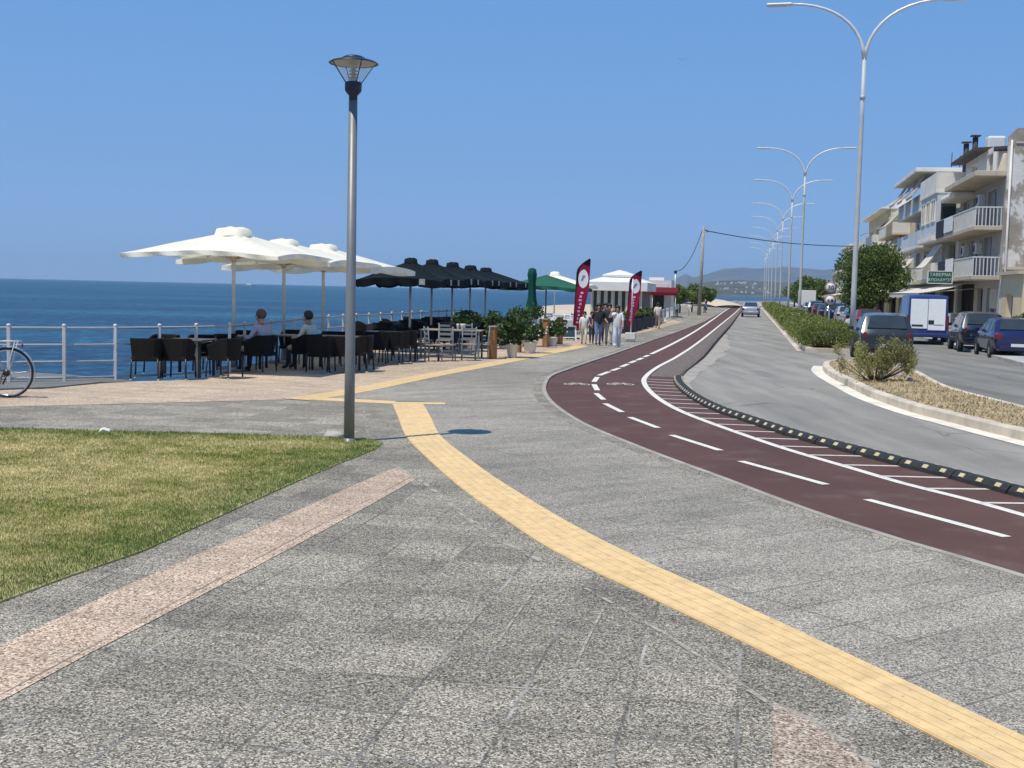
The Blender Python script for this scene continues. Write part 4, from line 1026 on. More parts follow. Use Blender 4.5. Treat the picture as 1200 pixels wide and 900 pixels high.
# ------------------------------------------------------------------ feather flags
M['flag_red'] = canvas('crimson flag cloth', (.33, .016, .06), .3); M['flag_dark'] = canvas('dark flag hem', (.05, .01, .03), .1)
M['emblem'] = simple('white print', (.72, .72, .74), .8, .05); M['emblem_blue'] = simple('grey blue print', (.2, .24, .33), .8, .05); M['pink_print'] = simple('pink print', (.72, .42, .50), .8, .15)
def feather_flag(label, base, H, W, lean, rz, emb, seed):
    t = thing('feather_flag', label, 'flag', base, rz, 'crimson feather flags')
    n = 26; L = []; Rr = []
    for i in range(n):
        f = i/(n-1); z = .35+(H-.35)*f; lx = lean*f**1.0*1.0
        wid = W*(.52+.48*min(1, f/.62))
        if f > .80: lx2 = lx+(W*1.0)*(((f-.80)/.20)**2.0)*.92; 
        else: lx2 = lx
        L.append((lx2, z)); Rr.append((max(lx2+.01, lx+wid*(1 if f < .9 else 1)), z-.10*f if f < .95 else z-.04))
    def ripple(x, z): return .05*math.sin(2.6*z+seed)+.06*math.sin(5*x+1.3*z)
    b = MB(); K = 8; vs = []
    for (lx, z), (rx, z2) in zip(L, Rr):
        for j in range(K+1):
            g = j/K; x = lx+(rx-lx)*g; zz = z+(z2-z)*g; vs.append((x, ripple(x, zz)*g, zz))
    b.add(vs, [(i*(K+1)+j, i*(K+1)+j+1, (i+1)*(K+1)+j+1, (i+1)*(K+1)+j) for i in range(n-1) for j in range(K)], 0, True)
    fl = b.build('banner', [M['flag_red'], M['flag_dark']], t)
    for pgn in fl.data.polygons:
        j = pgn.index % K; i = pgn.index//K
        if j == 0 and i > n*.55 or i >= n-3: pgn.material_index = 1
    b = MB(); b.tube([(0, 0, 0)]+[(l[0]-.01, 0, l[1]) for l in L], [.022]*(n-3)+[.016, .012, .008, .006], 6); b.build('mast', M['black_metal'], t)
    b = MB(); b.box((0, 0, .03), (.5, .5, .06), bev=.01); b.build('base', M['black'], t)
    def pt(f, g):
        i = min(n-2, int(f*(n-1))); u = f*(n-1)-i
        lx = L[i][0]*(1-u)+L[i+1][0]*u; z = L[i][1]*(1-u)+L[i+1][1]*u; rx = Rr[i][0]*(1-u)+Rr[i+1][0]*u; z2 = Rr[i][1]*(1-u)+Rr[i+1][1]*u
        x = lx+(rx-lx)*g; zz = z+(z2-z)*g; return (x, ripple(x, zz)*g, zz)
    def patch(f0, f1, fn, name, m, dy):
        for s_ in (-1, 1):
            b = MB(); vs = []; fs = []; A, B = 10, 6
            for i in range(A+1):
                f = f0+(f1-f0)*i/A; g0, g1 = fn(i/A)
                for j in range(B+1):
                    q = pt(f, g0+(g1-g0)*j/B); vs.append((q[0], q[1]+s_*dy, q[2]))
            b.add(vs, [(i*(B+1)+j, i*(B+1)+j+1, (i+1)*(B+1)+j+1, (i+1)*(B+1)+j) for i in range(A) for j in range(B)], 0, True); b.build(name, m, fl)
    patch(.60, .86, lambda u: (.5-.38*math.sqrt(max(.02, 1-(2*u-1)**2)), .5+.40*math.sqrt(max(.02, 1-(2*u-1)**2))), 'emblem', emb, .012)
    patch(.70, .78, lambda u: (.32+.12*u, .46+.22*u), 'emblem_mark', M['emblem_blue'], .018)
    for i in range(9):
        f0 = .10+.052*i; patch(f0, f0+.03, lambda u, i=i: (.30+.05*(i % 3), .62-.04*((i+1) % 3)), 'letter', M['pink_print'], .012)
    return t
fb = G(671.5, 397.5); s_ = fb.y/1400
feather_flag('taller crimson feather flag with a white emblem beside the easel board', fb, (397.5-303)*s_, .50, .12, 0, M['emblem'], 0)
fb2 = G(734, 391); s2 = fb2.y/1400
feather_flag('crimson feather flag with a grey white emblem behind the post in the white block', fb2, (391-317)*s2, .52, .12, 0, M['emblem'], 2)
# post in a white concrete block, with the back of a sign
p = G(738.8, 400.5); sp = p.y/1400; t = thing('block_post', 'thin grey post set in a cream concrete block at the edge of the cycle path', 'post', p, -AZ)
b = MB(); b.box((0, 0, .05), (.30, .30, .10), bev=.01); b.box((0, 0, .22), (.40, .40, .26), bev=.02); b.build('block', M['pot'], t)
ht = (400.5-327)*sp; b = MB(); b.tube([(0, 0, .3), (.03, 0, ht)], .028, 8); b.build('post', M['galv'], t)

# ------------------------------------------------------------------ pavilion and far promenade
pv0 = AT(691, 340, 72); px1 = AT(757, 340, 70)
pav = thing('pavilion', 'white roofed glazed cafe pavilion behind the two crimson flags', 'pavilion', (pv0.x, 70, 0), -AZ*.9)
W_, D_ = 2.9, 8.0; ez = 2.12
b = MB()
def hip(b, x0, x1, y0, y1, z0, z1, ins, th=.12):
    vs = [(x0, y0, z0-th), (x1, y0, z0-th), (x1, y1, z0-th), (x0, y1, z0-th), (x0, y0, z0), (x1, y0, z0), (x1, y1, z0), (x0, y1, z0), (x0+ins, y0+ins, z1), (x1-ins, y0+ins, z1), (x1-ins, y1-ins, z1), (x0+ins, y1-ins, z1)]
    b.add(vs, [(3, 2, 1, 0)]+[(i, (i+1) % 4, (i+1) % 4+4, i+4) for i in range(4)]+[(4+i, 4+(i+1) % 4, 8+(i+1) % 4, 8+i) for i in range(4)]+[(8, 9, 10, 11)])
hip(b, -.35, W_+.35, -.35, D_, ez+.35, ez+.62, .8, .5); hip(b, .55, W_-.55, .55, D_-.9, ez+.78, ez+1.08, .9, .12); b.build('roof', M['white_canvas'], pav)
M['glass_dark'] = simple('dark window glass', (.035, .045, .05), .08, .2, 2, Specular_IOR_Level=.6)
M['cream'] = simple('cream paint', (.58, .53, .42), .8, .08, 2)
for i in range(8):
    b = MB(); b.box((i*W_/7, 0, ez/2), (.09, .09, ez)); b.build('post', M['cream'], pav)
for i in range(7):
    x = (i+.5)*W_/7; fr = MB()
    for dx in (-1, 1): fr.box((x+dx*(W_/14-.08), .02, 1.35), (.05, .05, 1.3))
    for z in (.72, 1.98): fr.box((x, .02, z), (W_/7-.12, .05, .06))
    f_ = fr.build('window', M['cream'], pav); g = MB(); g.box((x, .03, 1.35), (W_/7-.2, .015, 1.2)); g.build('pane', M['glass_dark'], f_)
b = MB(); b.box((W_/2, .03, .35), (W_-.05, .06, .66)); b.box((.03, D_/2, ez/2), (.06, D_-.2, ez-.02)); b.box((W_-.03, D_/2, ez/2), (.06, D_-.2, ez-.02)); b.box((W_/2, D_-.1, ez/2), (W_-.2, .06, ez-.02)); b.build('wall', M['dark_concrete'], pav)
# dark screen of planters in front of it
for i in range(5):
    a_ = G(737+7.2*i, 389-1.9*i); t = thing('windbreak_planter', 'dark planter box screen, %s from the post in the white block' % ORD[i], 'planter', (a_.x, a_.y, 0), -AZ+PI/2+.0, 'dark planter screens along the promenade')
    b = MB(); b.box((0, 0, .3), (2.3, .45, .6), bev=.02); b.build('box', M['dark_cloth'], t); b = MB(); b.box((0, 0, .80), (2.3, .05, .5)); b.build('screen', M['dark_canvas'], t)
    leaves('foliage', [((x, 0, .85), (.5, .2, .2)) for x in (-.8, 0, .8)], 300, .06, M['pine'], t)
# kiosk with maroon awning and white building behind
p = AT(757, 345, 96); ks = thing('kiosk', 'white flat roofed kiosk with a maroon awning beyond the second flag', 'kiosk', (p.x, 96, 0), -AZ)
b = MB(); b.box((1.0, 2.0, 1.45), (2.0, 4, 2.9)); b.box((.75, 2.0, 3.0), (1.2, 2.6, .30)); b.build('wall', M['white_plastic'], ks)
M['maroon'] = canvas('maroon awning', (.16, .012, .018), .15)
b = MB(); b.add([(-1.2, -.2, 2.35), (2.6, -.2, 2.35), (2.6, -2.2, 1.95), (-1.2, -2.2, 1.95), (-1.2, -.2, 2.30), (2.6, -.2, 2.30), (2.6, -2.2, 1.72), (-1.2, -2.2, 1.72)], [(0, 1, 2, 3), (7, 6, 5, 4), (0, 4, 5, 1), (1, 5, 6, 2), (2, 6, 7, 3), (3, 7, 4, 0)]); b.build('awning', M['maroon'], ks)
for x in (-1.1, .7, 2.5): b = MB(); b.tube([(x, -2.1, 0), (x, -2.1, 1.8)], .03, 6); b.build('awning_post', M['white_metal'], ks)
b = MB(); b.box((1.0, -.012, 1.0), (.9, .02, 2.0)); b.build('door', M['glass_dark'], ks)
b = MB(); b.box((.95, -.02, 2.5), (1.6, .03, .28)); b.build('sign_panel', M['emblem'], ks)
b = MB(); 
for k in range(10): b.box((.3+.15*k, -.0, .4), (.04, .04, .8)) if False else None
# trees by the promenade, beyond the kiosk
for i, (px, d, h, w, lab) in enumerate([(797, 116, 2.6, 2.6, 'bright green small tree left of the timber utility pole'), (811, 124, 2.75, 2.6, 'bright green small tree just left of the utility pole base'), (828, 140, 2.6, 2.2, 'bright green small tree right of the utility pole'), (787, 108, 1.9, 1.6, 'low bright green bush beside the kiosk')]):
    p = AT(px, 350, d); p.z = 0; tree('small_tree', lab, p, h, w, .9, M['tamarisk'], 1500, .13, 12, 'small trees along the far promenade', seed=30+i, trunk_r=.08)
for i, (px, py) in enumerate([(776, 378), (782, 375.5), (787, 373.5)]):
    p = G(px, py); t = thing('ornamental_railing', 'short white railing panel, %s beyond the planter screens' % ORD[i], 'railing', p, -AZ+PI/2+.0, 'white railing panels')
    b = MB()
    for z in (.2, .8): b.box((0, 0, z), (2.6, .05, .06))
    b.build('rail', M['white_plastic'], t); b = MB()
    for k in range(12): b.box((-1.2+.22*k, 0, .45), (.05, .04, .8))
    b.build('baluster', M['white_plastic'], t)
# beach below the far promenade and pale sand bank at its end
slab('beach', [tuple(AT(x, 350, d)[:2]) for x, d in [(624, 168), (632, 140), (648, 112), (690, 108), (742, 140), (800, 190), (850, 300), (820, 330), (740, 290), (680, 262), (650, 240), (630, 210)]], -1.0, -4, M['sand'])
bk_ = AT(848, 355, 178); mb = MB(); vs = []
for i in range(9):
    for j in range(7):
        u, v = i/8, j/6; vs.append((bk_.x-2.2+5.0*u, 172+34*v, .02+1.15*math.sin(PI*min(1, .06+.94*u))**.6*math.sin(PI*min(.999, .03+v*.97))**.5))
mb.add(vs, [(i*7+j, (i+1)*7+j, (i+1)*7+j+1, i*7+j+1) for i in range(8) for j in range(6)], 0, True); tag(mb.build('sand_bank', M['sand']), kind='structure')
# boat
p = AT(292, 335.3, 1500); bt = thing('motor_boat', 'tiny white motor boat far out on the sea behind the nearest parasol', 'boat', (p.x, p.y, -1.5))
b = MB(); b.add([(-5, -1.3, 0), (4, -1.3, 0), (7.5, 0, .3), (4, 1.3, 0), (-5, 1.3, 0), (-5, -1.7, 1.6), (4, -1.7, 1.8), (8.5, 0, 2.3), (4, 1.7, 1.8), (-5, 1.7, 1.6)], [(0, 1, 2, 3, 4), (5, 6, 7, 8, 9)]+[(i, (i+1) % 5, (i+1) % 5+5, i+5) for i in range(5)]); b.build('hull', M['white_plastic'], bt)
b = MB(); b.box((-.5, 0, 2.5), (5, 2.4, 1.8), bev=.3); b.build('cabin', M['white_plastic'], bt)
# gull
p = AT(800, 70, 90); gl_ = MB(); gl_.ball((0, 0, 0), (.05, .16, .05), 8, 6)
for s_ in (-1, 1): gl_.add([(s_*.03, .05, .02), (s_*.03, -.07, .02), (s_*.28, -.04, .09), (s_*.28, .05, .10), (s_*.52, -.08, .03), (s_*.03, .05, .035), (s_*.03, -.07, .03), (s_*.28, -.04, .10), (s_*.28, .05, .11), (s_*.52, -.08, .035)], [(0, 1, 2, 3), (3, 2, 4), (5, 6, 7, 8), (8, 7, 9)])
gl_.ball((0, .17, .02), (.035, .05, .035), 8, 5); tag(gl_.build('gull', M['white_plastic'], loc=p), 'small white gull gliding in the sky left of the tall street light', 'bird')
# ------------------------------------------------------------------ people
M['skin'] = simple('skin', (.42, .25, .17), .55, .08, 8); M['hair_dark'] = simple('dark hair', (.025, .017, .012), .6, .3, 30); M['hair_grey'] = simple('greying brown hair', (.075, .055, .042), .6, .3, 30)
CL = {}
def cloth(n, c):
    if n not in CL: CL[n] = simple(n+' cloth', c, .85, .12, 9, .3, 25)
    return CL[n]
def person(label, pos, face, H, pose, mats, hair='hair_dark', long_hair=False, group=None, bone_over=None, flare=False):
    """mats: dict of body regions to materials (torso, upper_arm, fore_arm, thigh, shin, foot)"""
    t = thing('person', label, 'person', pos, rad(face), group)
    J = dict(pelvis=(0, 0, .53), spine=(0, .0, .63), chest=(0, 0, .73), neck=(0, 0, .825), head=(0, .012, .905), top=(0, .008, .955), nose=(0, .068, .905),
             shL=(-.105, 0, .795), shR=(.105, 0, .795), elL=(-.135, -.01, .64), elR=(.135, -.01, .64), wrL=(-.14, .03, .50), wrR=(.14, .03, .50), haL=(-.14, .045, .455), haR=(.14, .045, .455),
             hiL=(-.052, 0, .505), hiR=(.052, 0, .505), knL=(-.058, .02, .285), knR=(.058, .02, .285), anL=(-.06, -.01, .05), anR=(.06, -.01, .05), toL=(-.066, .085, .022), toR=(.066, .085, .022))
    rr = dict(pelvis=.085, spine=.078, chest=.088, neck=.034, head=.058, top=.045, nose=.012, sh=.043, el=.029, wr=.019, ha=.022, hi=.066, kn=.041, an=.026, to=.022)
    J.update(pose)
    E = [('pelvis', 'spine', 'torso'), ('spine', 'chest', 'torso'), ('chest', 'neck', 'neck'), ('neck', 'head', 'head'), ('head', 'top', 'head'), ('head', 'nose', 'head')]
    for s in 'LR': E += [('chest', 'sh'+s, 'torso'), ('sh'+s, 'el'+s, 'upper_arm'), ('el'+s, 'wr'+s, 'fore_arm'), ('wr'+s, 'ha'+s, 'hand'), ('pelvis', 'hi'+s, 'thigh'), ('hi'+s, 'kn'+s, 'thigh'), ('kn'+s, 'an'+s, 'shin'), ('an'+s, 'to'+s, 'foot')]
    names = list(J); P = {k: Vector(J[k])*H for k in names}
    me = bpy.data.meshes.new('body'); me.from_pydata([P[k] for k in names], [(names.index(a), names.index(b)) for a, b, _ in E], [])
    o = bpy.data.objects.new('body', me); COL.objects.link(o)
    o.modifiers.new('skin', 'SKIN'); ss = o.modifiers.new('s', 'SUBSURF'); ss.levels = 1; ss.render_levels = 1
    sv = me.skin_vertices[0].data
    for i, k in enumerate(names):
        r_ = rr.get(k, rr.get(k[:2]))*H; fx = 1.25 if k in ('chest', 'pelvis', 'spine') else 1
        if flare and k[:2] in ('an',): r_ *= 1.9
        if flare and k[:2] == 'kn': r_ *= 1.25
        sv[i].radius = (r_*fx, r_); sv[i].use_root = (k == 'pelvis')
    dg = bpy.context.evaluated_depsgraph_get(); ev = o.evaluated_get(dg); nm = bpy.data.meshes.new_from_object(ev)
    bpy.data.objects.remove(o); bpy.data.meshes.remove(me)
    ml = []; mi = {}
    base = dict(torso=None, neck='skin', head='skin', upper_arm=None, fore_arm='skin', hand='skin', thigh=None, shin=None, foot=None); base.update(mats)
    for k, v in base.items():
        mm = M[v] if isinstance(v, str) else v
        if mm not in ml: ml.append(mm)
        mi[k] = ml.index(mm)
    for m in ml: nm.materials.append(m)
    segs = [(P[a], P[b], rr.get(a, rr.get(a[:2]))*H, rr.get(b, rr.get(b[:2]))*H, rg) for a, b, rg in E]
    for pgn in nm.polygons:
        c = pgn.center; best = None
        for a, b, ra, rb, rg in segs:
            ab = b-a; u = max(0, min(1, (c-a).dot(ab)/max(1e-9, ab.length_squared))); d = (c-a-ab*u).length-(ra+(rb-ra)*u)
            if best is None or d < best[0]: best = (d, rg, u)
        rg = best[1]
        if rg == 'neck' and best[2] < .55: rg = 'torso'
        pgn.material_index = mi[rg]; pgn.use_smooth = True
    bm = bmesh.new(); bm.from_mesh(nm)
    fb_ = MB()
    for s in 'LR':
        w, h = P['wr'+s], P['ha'+s]; d = (h-w).normalized(); sd = d.cross(Vector((0, 1, 0.2))); sd = sd.normalized() if sd.length > .1 else Vector((1, 0, 0)); up = d.cross(sd)
        for q, L_ in ((-1.5, .034), (-.5, .040), (.5, .042), (1.5, .036)):
            r0 = h+sd*q*.008*H; fb_.tube([r0, r0+d*L_*.55*H, r0+d*L_*H+up*.01*H], [.0058*H, .0052*H, .004*H], 5)
        r0 = w.lerp(h, .5)+sd*.016*H; fb_.tube([r0, r0+(d+sd*.9)*.016*H, r0+(d*1.6+sd*.8)*.02*H], [.0062*H, .0058*H, .0045*H], 5)
    for v in fb_.v: bm.verts.new(v)
    bm.verts.ensure_lookup_table(); b0 = len(bm.verts)-len(fb_.v)
    for f in fb_.f:
        try: nf = bm.faces.new([bm.verts[b0+i] for i in f]); nf.material_index = mi['hand']; nf.smooth = True
        except ValueError: pass
    bm.to_mesh(nm); bm.free(); nm.name = 'body'
    body = bpy.data.objects.new('body', nm); COL.objects.link(body); body.parent = t
    hb = MB(); hc = P['head'].lerp(P['top'], .55); hb.ball(hc+Vector((0, -.014*H, .012*H)), (.066*H, .066*H, .066*H), 14, 10)
    hb.v = [(x, y, z) if not (y > hc.y+.022*H and z < hc.z+.015*H) else (x*.9, hc.y+.012*H, z) for x, y, z in hb.v]
    if long_hair: hb.ball(hc+Vector((0, -.05*H, -.07*H)), (.058*H, .03*H, .095*H), 10, 7)
    hb.build('hair', M[hair], t)
    fcb = MB()
    for s in (-1, 1): fcb.ball(P['head']+Vector((s*.022*H, .055*H, .012*H)), (.008*H, .006*H, .006*H), 6, 4); 
    e_ = fcb
    for s in (-1, 1): b = MB(); b.ball(P['head']+Vector((s*.022*H, .053*H, .012*H)), (.008*H, .006*H, .006*H), 6, 4); b.build('eye', M['black'], t)
    for s in (-1, 1): b = MB(); b.ball(P['head']+Vector((s*.060*H, -.002*H, .0*H)), (.009*H, .014*H, .02*H), 7, 5); b.build('ear', M['skin'], t)
    b = MB(); b.ball(P['head']+Vector((0, .054*H, -.028*H)), (.017*H, .006*H, .006*H), 7, 4); b.build('mouth', simple('lips', (.32, .12, .10), .5), t)
    return t
WALK = dict(knL=(-.05, .09, .295), anL=(-.05, .09, .06), toL=(-.05, .175, .04), knR=(.05, .0, .29), anR=(.05, -.11, .075), toR=(.05, -.035, .018), elL=(-.135, -.06, .64), wrL=(-.135, -.04, .51), haL=(-.135, -.03, .465), elR=(.135, .03, .64), wrR=(.135, .10, .51), haR=(.135, .125, .47))
WALK2 = dict(WALK); 
for a_, b_ in (('L', 'R'),):
    WALK2 = {k[:-1]+('R' if k[-1] == 'L' else 'L'): (-v[0], v[1], v[2]) for k, v in WALK.items()}
UP = dict(elR=(.20, .06, .70), wrR=(.13, .10, .86), haR=(.085, .09, .90))
HOLD = dict(elL=(-.15, -.02, .65), wrL=(-.21, .05, .56), haL=(-.235, .06, .53))
wc, bc, dn, jn, gc, kc = cloth('white', (.68, .66, .62)), cloth('black', (.016, .016, .02)), cloth('navy', (.02, .025, .05)), cloth('jeans', (.13, .19, .30)), cloth('light grey', (.42, .40, .36)), cloth('khaki', (.44, .38, .25))
pw_, lil, cr = cloth('pale blue', (.56, .58, .66)), cloth('lilac', (.36, .34, .42)), cloth('off white', (.62, .57, .47))
shoe = cloth('dark shoe', (.03, .028, .026)); wshoe = cloth('white shoe', (.6, .58, .55))
p = G(684, 404); s_ = p.y/1400
person('child in white top and cream trousers walking at the left end of the group', p, 180, 39*s_, dict(WALK, **HOLD), dict(torso=wc, upper_arm=wc, thigh=cr, shin=cr, foot=shoe))
p = G(693, 403); person('child in dark navy clothes walking between the white clad child and the woman in jeans', p, 180, 38*p.y/1400, WALK2, dict(torso=dn, upper_arm=dn, thigh=dn, shin=dn, foot=shoe))
p = G(700.5, 405); person('long haired woman in black top and blue jeans walking towards the camera', p, 182, 49*p.y/1400, dict(WALK2, **HOLD), dict(torso=bc, upper_arm=bc, thigh=jn, shin=jn, foot=shoe), long_hair=True)
p = G(713, 405); person('man in black T shirt and grey trousers walking beside the woman in white', p, 178, 49*p.y/1400, WALK, dict(torso=bc, upper_arm=bc, thigh=gc, shin=gc, foot=shoe))
p = G(722.5, 407); person('woman in white top and wide pale trousers with one hand raised to her head', p, 176, 49*p.y/1400, dict(WALK2, **UP), dict(torso=wc, thigh=pw_, shin=pw_, foot=wshoe), long_hair=True, flare=True)
p = G(708, 402); person('person in dark clothes walking at the back of the group', p, 180, 47*p.y/1400, WALK2, dict(torso=dn, upper_arm=dn, thigh=dn, shin=dn, foot=shoe))
p = G(770.5, 385.5); person('person in pale shirt and khaki shorts walking past the planter screens', p, -6, 31*p.y/1400, WALK, dict(torso=cr, upper_arm=cr, thigh=kc, shin='skin', foot=shoe))
p = G(793, 372); person('person in white shirt and dark trousers beside the white railing panels', p, -8, 18*p.y/1400, WALK2, dict(torso=wc, upper_arm=wc, thigh=dn, shin=dn, foot=shoe))
p = G(808, 370.5); person('person dressed in white under the small trees', p, 170, 16*p.y/1400, WALK, dict(torso=wc, upper_arm=wc, thigh=cr, shin=cr, foot=shoe))
p = G(826, 367.5); person('person in blue shirt and dark trousers right of the timber utility pole', p, 160, 14*p.y/1400, WALK2, dict(torso=cloth('blue', (.05, .10, .22)), upper_arm=cloth('blue', (.05, .10, .22)), thigh=dn, shin=dn, foot=shoe))
SIT = dict(pelvis=(0, -.02, .30), spine=(0, -.05, .40), chest=(0, -.04, .50), neck=(0, -.02, .595), head=(0, .005, .675), top=(0, .0, .725), nose=(0, .062, .675), shL=(-.105, -.03, .565), shR=(.105, -.03, .565),
           elL=(-.15, .02, .43), elR=(.15, .02, .43), wrL=(-.11, .13, .42), wrR=(.11, .13, .42), haL=(-.09, .17, .42), haR=(.09, .17, .42),
           hiL=(-.055, .0, .285), hiR=(.055, .0, .285), knL=(-.075, .24, .29), knR=(.075, .24, .29), anL=(-.075, .25, .055), anR=(.075, .25, .055), toL=(-.08, .34, .025), toR=(.08, .34, .025))
def seated(label, px, py, face, H, mats, hair):
    p = G(px, py); f = rad(face); p = p+Vector((-math.sin(f), math.cos(f), 0))*-.02
    return person(label, p+Vector((0, 0, 0)), face, H, SIT, mats, hair)
seated('seated man in a lilac grey shirt and khaki trousers looking out to sea', 304, 437.0, 58, 1.76, dict(torso=lil, upper_arm=lil, fore_arm=lil, thigh=kc, shin=dn, foot=shoe), 'hair_grey')
seated('seated man in an off white shirt and khaki trousers under the middle parasol', 359, 434.0, 66, 1.72, dict(torso=cr, upper_arm=cr, thigh=kc, shin=dn, foot=shoe), 'hair_dark')

# ------------------------------------------------------------------ cars
def paintm(n, c, rough=.22, metal=.3):
    return simple(n+' car paint', c, rough, .05, 3, Metallic=metal, Coat_Weight=.6, Coat_Roughness=.06)
M['red_lens'] = simple('red lens', (.17, .012, .014), .2, .1); M['clear_lens'] = simple('clear lens', (.6, .62, .64), .15, .1); M['plate'] = simple('number plate', (.7, .7, .68), .5, .03); M['trim'] = simple('dark plastic trim', (.03, .03, .032), .6, .15); M['alloy'] = simple('alloy wheel', (.5, .5, .5), .35, .08, Metallic=.7)
CAR = {  # stations along the length: x, lower z, belt z, roof z (or None), half width factor ; measured from the tail
 'hatch': dict(L=4.0, W=.86, st=[(0, .34, .80, .80, .86), (.06, .28, .90, .90, .94), (.22, .24, .95, 1.02, .98), (.62, .22, .95, 1.42, 1.0), (1.2, .2, .94, 1.47, 1.0), (2.0, .2, .92, 1.45, 1.0), (2.55, .2, .92, 1.22, 1.0), (3.02, .2, .92, .93, 1.0), (3.55, .22, .80, .84, .97), (3.85, .25, .66, .70, .90), (4.0, .32, .56, .58, .80)], wx=(.72, 3.22), wr=.31, cab=(2, 6)),
 'suv': dict(L=4.4, W=.92, st=[(0, .42, .92, .92, .88), (.05, .36, 1.02, 1.02, .95), (.16, .32, 1.06, 1.14, .98), (.42, .3, 1.06, 1.60, 1.0), (1.2, .28, 1.05, 1.68, 1.0), (2.2, .28, 1.03, 1.66, 1.0), (2.75, .28, 1.02, 1.38, 1.0), (3.2, .28, 1.02, 1.04, 1.0), (3.9, .3, .92, .97, .97), (4.25, .33, .76, .82, .92), (4.4, .4, .64, .68, .84)], wx=(.8, 3.55), wr=.36, cab=(2, 6)),
 'sedan': dict(L=4.4, W=.87, st=[(0, .36, .78, .82, .84), (.08, .3, .86, .94, .93), (.5, .25, .92, .97, .98), (.95, .22, .93, 1.0, 1.0), (1.5, .2, .93, 1.38, 1.0), (2.1, .2, .92, 1.43, 1.0), (2.6, .2, .92, 1.38, 1.0), (3.25, .2, .91, .93, 1.0), (3.9, .22, .80, .84, .97), (4.25, .25, .66, .70, .9), (4.4, .32, .56, .6, .8)], wx=(.85, 3.55), wr=.31, cab=(3, 6)),
 'van': dict(L=5.2, W=1.0, st=[(0, .42, 1.15, 2.28, .97), (.03, .38, 1.15, 2.36, .985), (.10, .36, 1.15, 2.40, 1.0), (1.5, .34, 1.15, 2.42, 1.0), (3.2, .34, 1.15, 2.40, 1.0), (3.6, .34, 1.15, 2.30, 1.0), (4.3, .34, 1.12, 1.55, 1.0), (4.65, .34, 1.06, 1.14, .98), (5.0, .36, .90, .96, .95), (5.2, .42, .72, .76, .86)], wx=(.95, 4.3), wr=.35, cab=(0, 6))}
def car(name, label, kind, paint_, pos, head, scale=.92, group=None, z=ROAD_Z+.008, doors=None, bumper=None):
    """pos: middle of the tail on the road; head: direction in degrees the front points to, clockwise from straight ahead"""
    K = CAR[kind]; t = thing(name, label, 'van' if kind == 'van' else 'car', (pos[0], pos[1], z), rad(-head), group, scale)
    W = K['W']; st = K['st']; n = len(st); a0, a1 = K['cab']
    def sec(s):
        x, lo, be, ro, wf = s; w = W*wf; cabin = ro-be
        tw = w*(.97-.20*min(1, cabin/.5)) if kind != 'van' else w*(.98-.07*min(1, cabin/1.2)); lo2 = lo+.12
        return [(-w*.78, x, lo), (-w*.95, x, lo2), (-w, x, (lo2+be)/2), (-w*.985, x, be-.06), (-w*.955, x, be), (-tw, x, ro-.03), (-tw*.86, x, ro+.006), (-tw*.45, x, ro+.03), (tw*.45, x, ro+.03), (tw*.86, x, ro+.006), (tw, x, ro-.03), (w*.955, x, be), (w*.985, x, be-.06), (w, x, (lo2+be)/2), (w*.95, x, lo2), (w*.78, x, lo)]
    S_ = [sec(s) for s in st]; k = 16
    b = MB(); vs = [p for s in S_ for p in s]
    b.add(vs, [(i*k+j, i*k+(j+1) % k, (i+1)*k+(j+1) % k, (i+1)*k+j) for i in range(n-1) for j in range(k)], 0, True)
    b.add(S_[0], [tuple(range(k))[::-1]], 0); b.add(S_[-1], [tuple(range(k))], 0)
    # wheel arches
    for wx in K['wx']:
        for s in (-1, 1):
            vs = []; N = 14; r_ = K['wr']+.06
            pts = [(r_*math.cos(PI*i/N), max(.0, r_*math.sin(PI*i/N))) for i in range(N+1)]
            b.prism([(wx+px, K['wr']+py) for px, py in pts]+[(wx-r_, .24), (wx+r_, .24)], 'x', s*(W*.90), s*(W*1.003), 1)
    body = b.build('body', [paint_, M['trim']], t)
    for e in (0,):
        try: body.data.set_sharp_from_angle(angle=rad(34))
        except Exception: pass
    def pane(a, b_, c, d, inset=.10, lift=.012, name='window', m=None, r=.5):
        a, b_, c, d = map(Vector, (a, b_, c, d)); cen = (a+b_+c+d)/4; nrm = (b_-a).cross(d-a); nrm = nrm.normalized() if nrm.length else Vector((0, 0, 1))
        ref = cen-Vector((0, K['L']/2, .6)); nrm = nrm if nrm.dot(ref) > 0 else -nrm
        q = [p+(cen-p).normalized()*min(inset, (cen-p).length*.3)+nrm*lift for p in (a, b_, c, d)]
        mb = MB(); mb.add(q+[p-nrm*.03 for p in q], [(0, 1, 2, 3), (4, 5, 1, 0), (5, 6, 2, 1), (6, 7, 3, 2), (7, 4, 0, 3)]); return mb.build(name, m or M['glass_dark'], t)
    if kind != 'van':
        c0, c1 = a0, a1
        for s_ in (0, 1):
            lo_, hi_ = (4, 5) if s_ == 0 else (11, 10)
            xs = [c0+1, c0+2, c0+3, c0+4] if kind != 'sedan' else [c0+1, c0+2, c0+3, c0+4]
            for u, v in ((c0, c0+1),)+tuple((c0+1+i, c0+2+i) for i in range(n) if c0+2+i <= c1+1):
                if v >= n: continue
                if st[u][3]-st[u][2] < .2 and st[v][3]-st[v][2] < .2: continue
                pane(S_[u][lo_], S_[v][lo_], S_[v][hi_], S_[u][hi_], .05)
        # rear and front screens
        pane(S_[a0][6], S_[a0][9], S_[a0+1][9], S_[a0+1][6], .07, .045)
        pane(S_[a1+1][6], S_[a1+1][9], S_[a1-1][9], S_[a1-1][6], .07, .06)
    else:
        for s_ in (0, 1):
            lo_, hi_ = (4, 5) if s_ == 0 else (11, 10); pane(S_[5][lo_], S_[6][lo_], S_[6][hi_], S_[5][hi_], .1)
        pane(S_[7][6], S_[7][9], S_[5][9], S_[5][6], .1, .06)
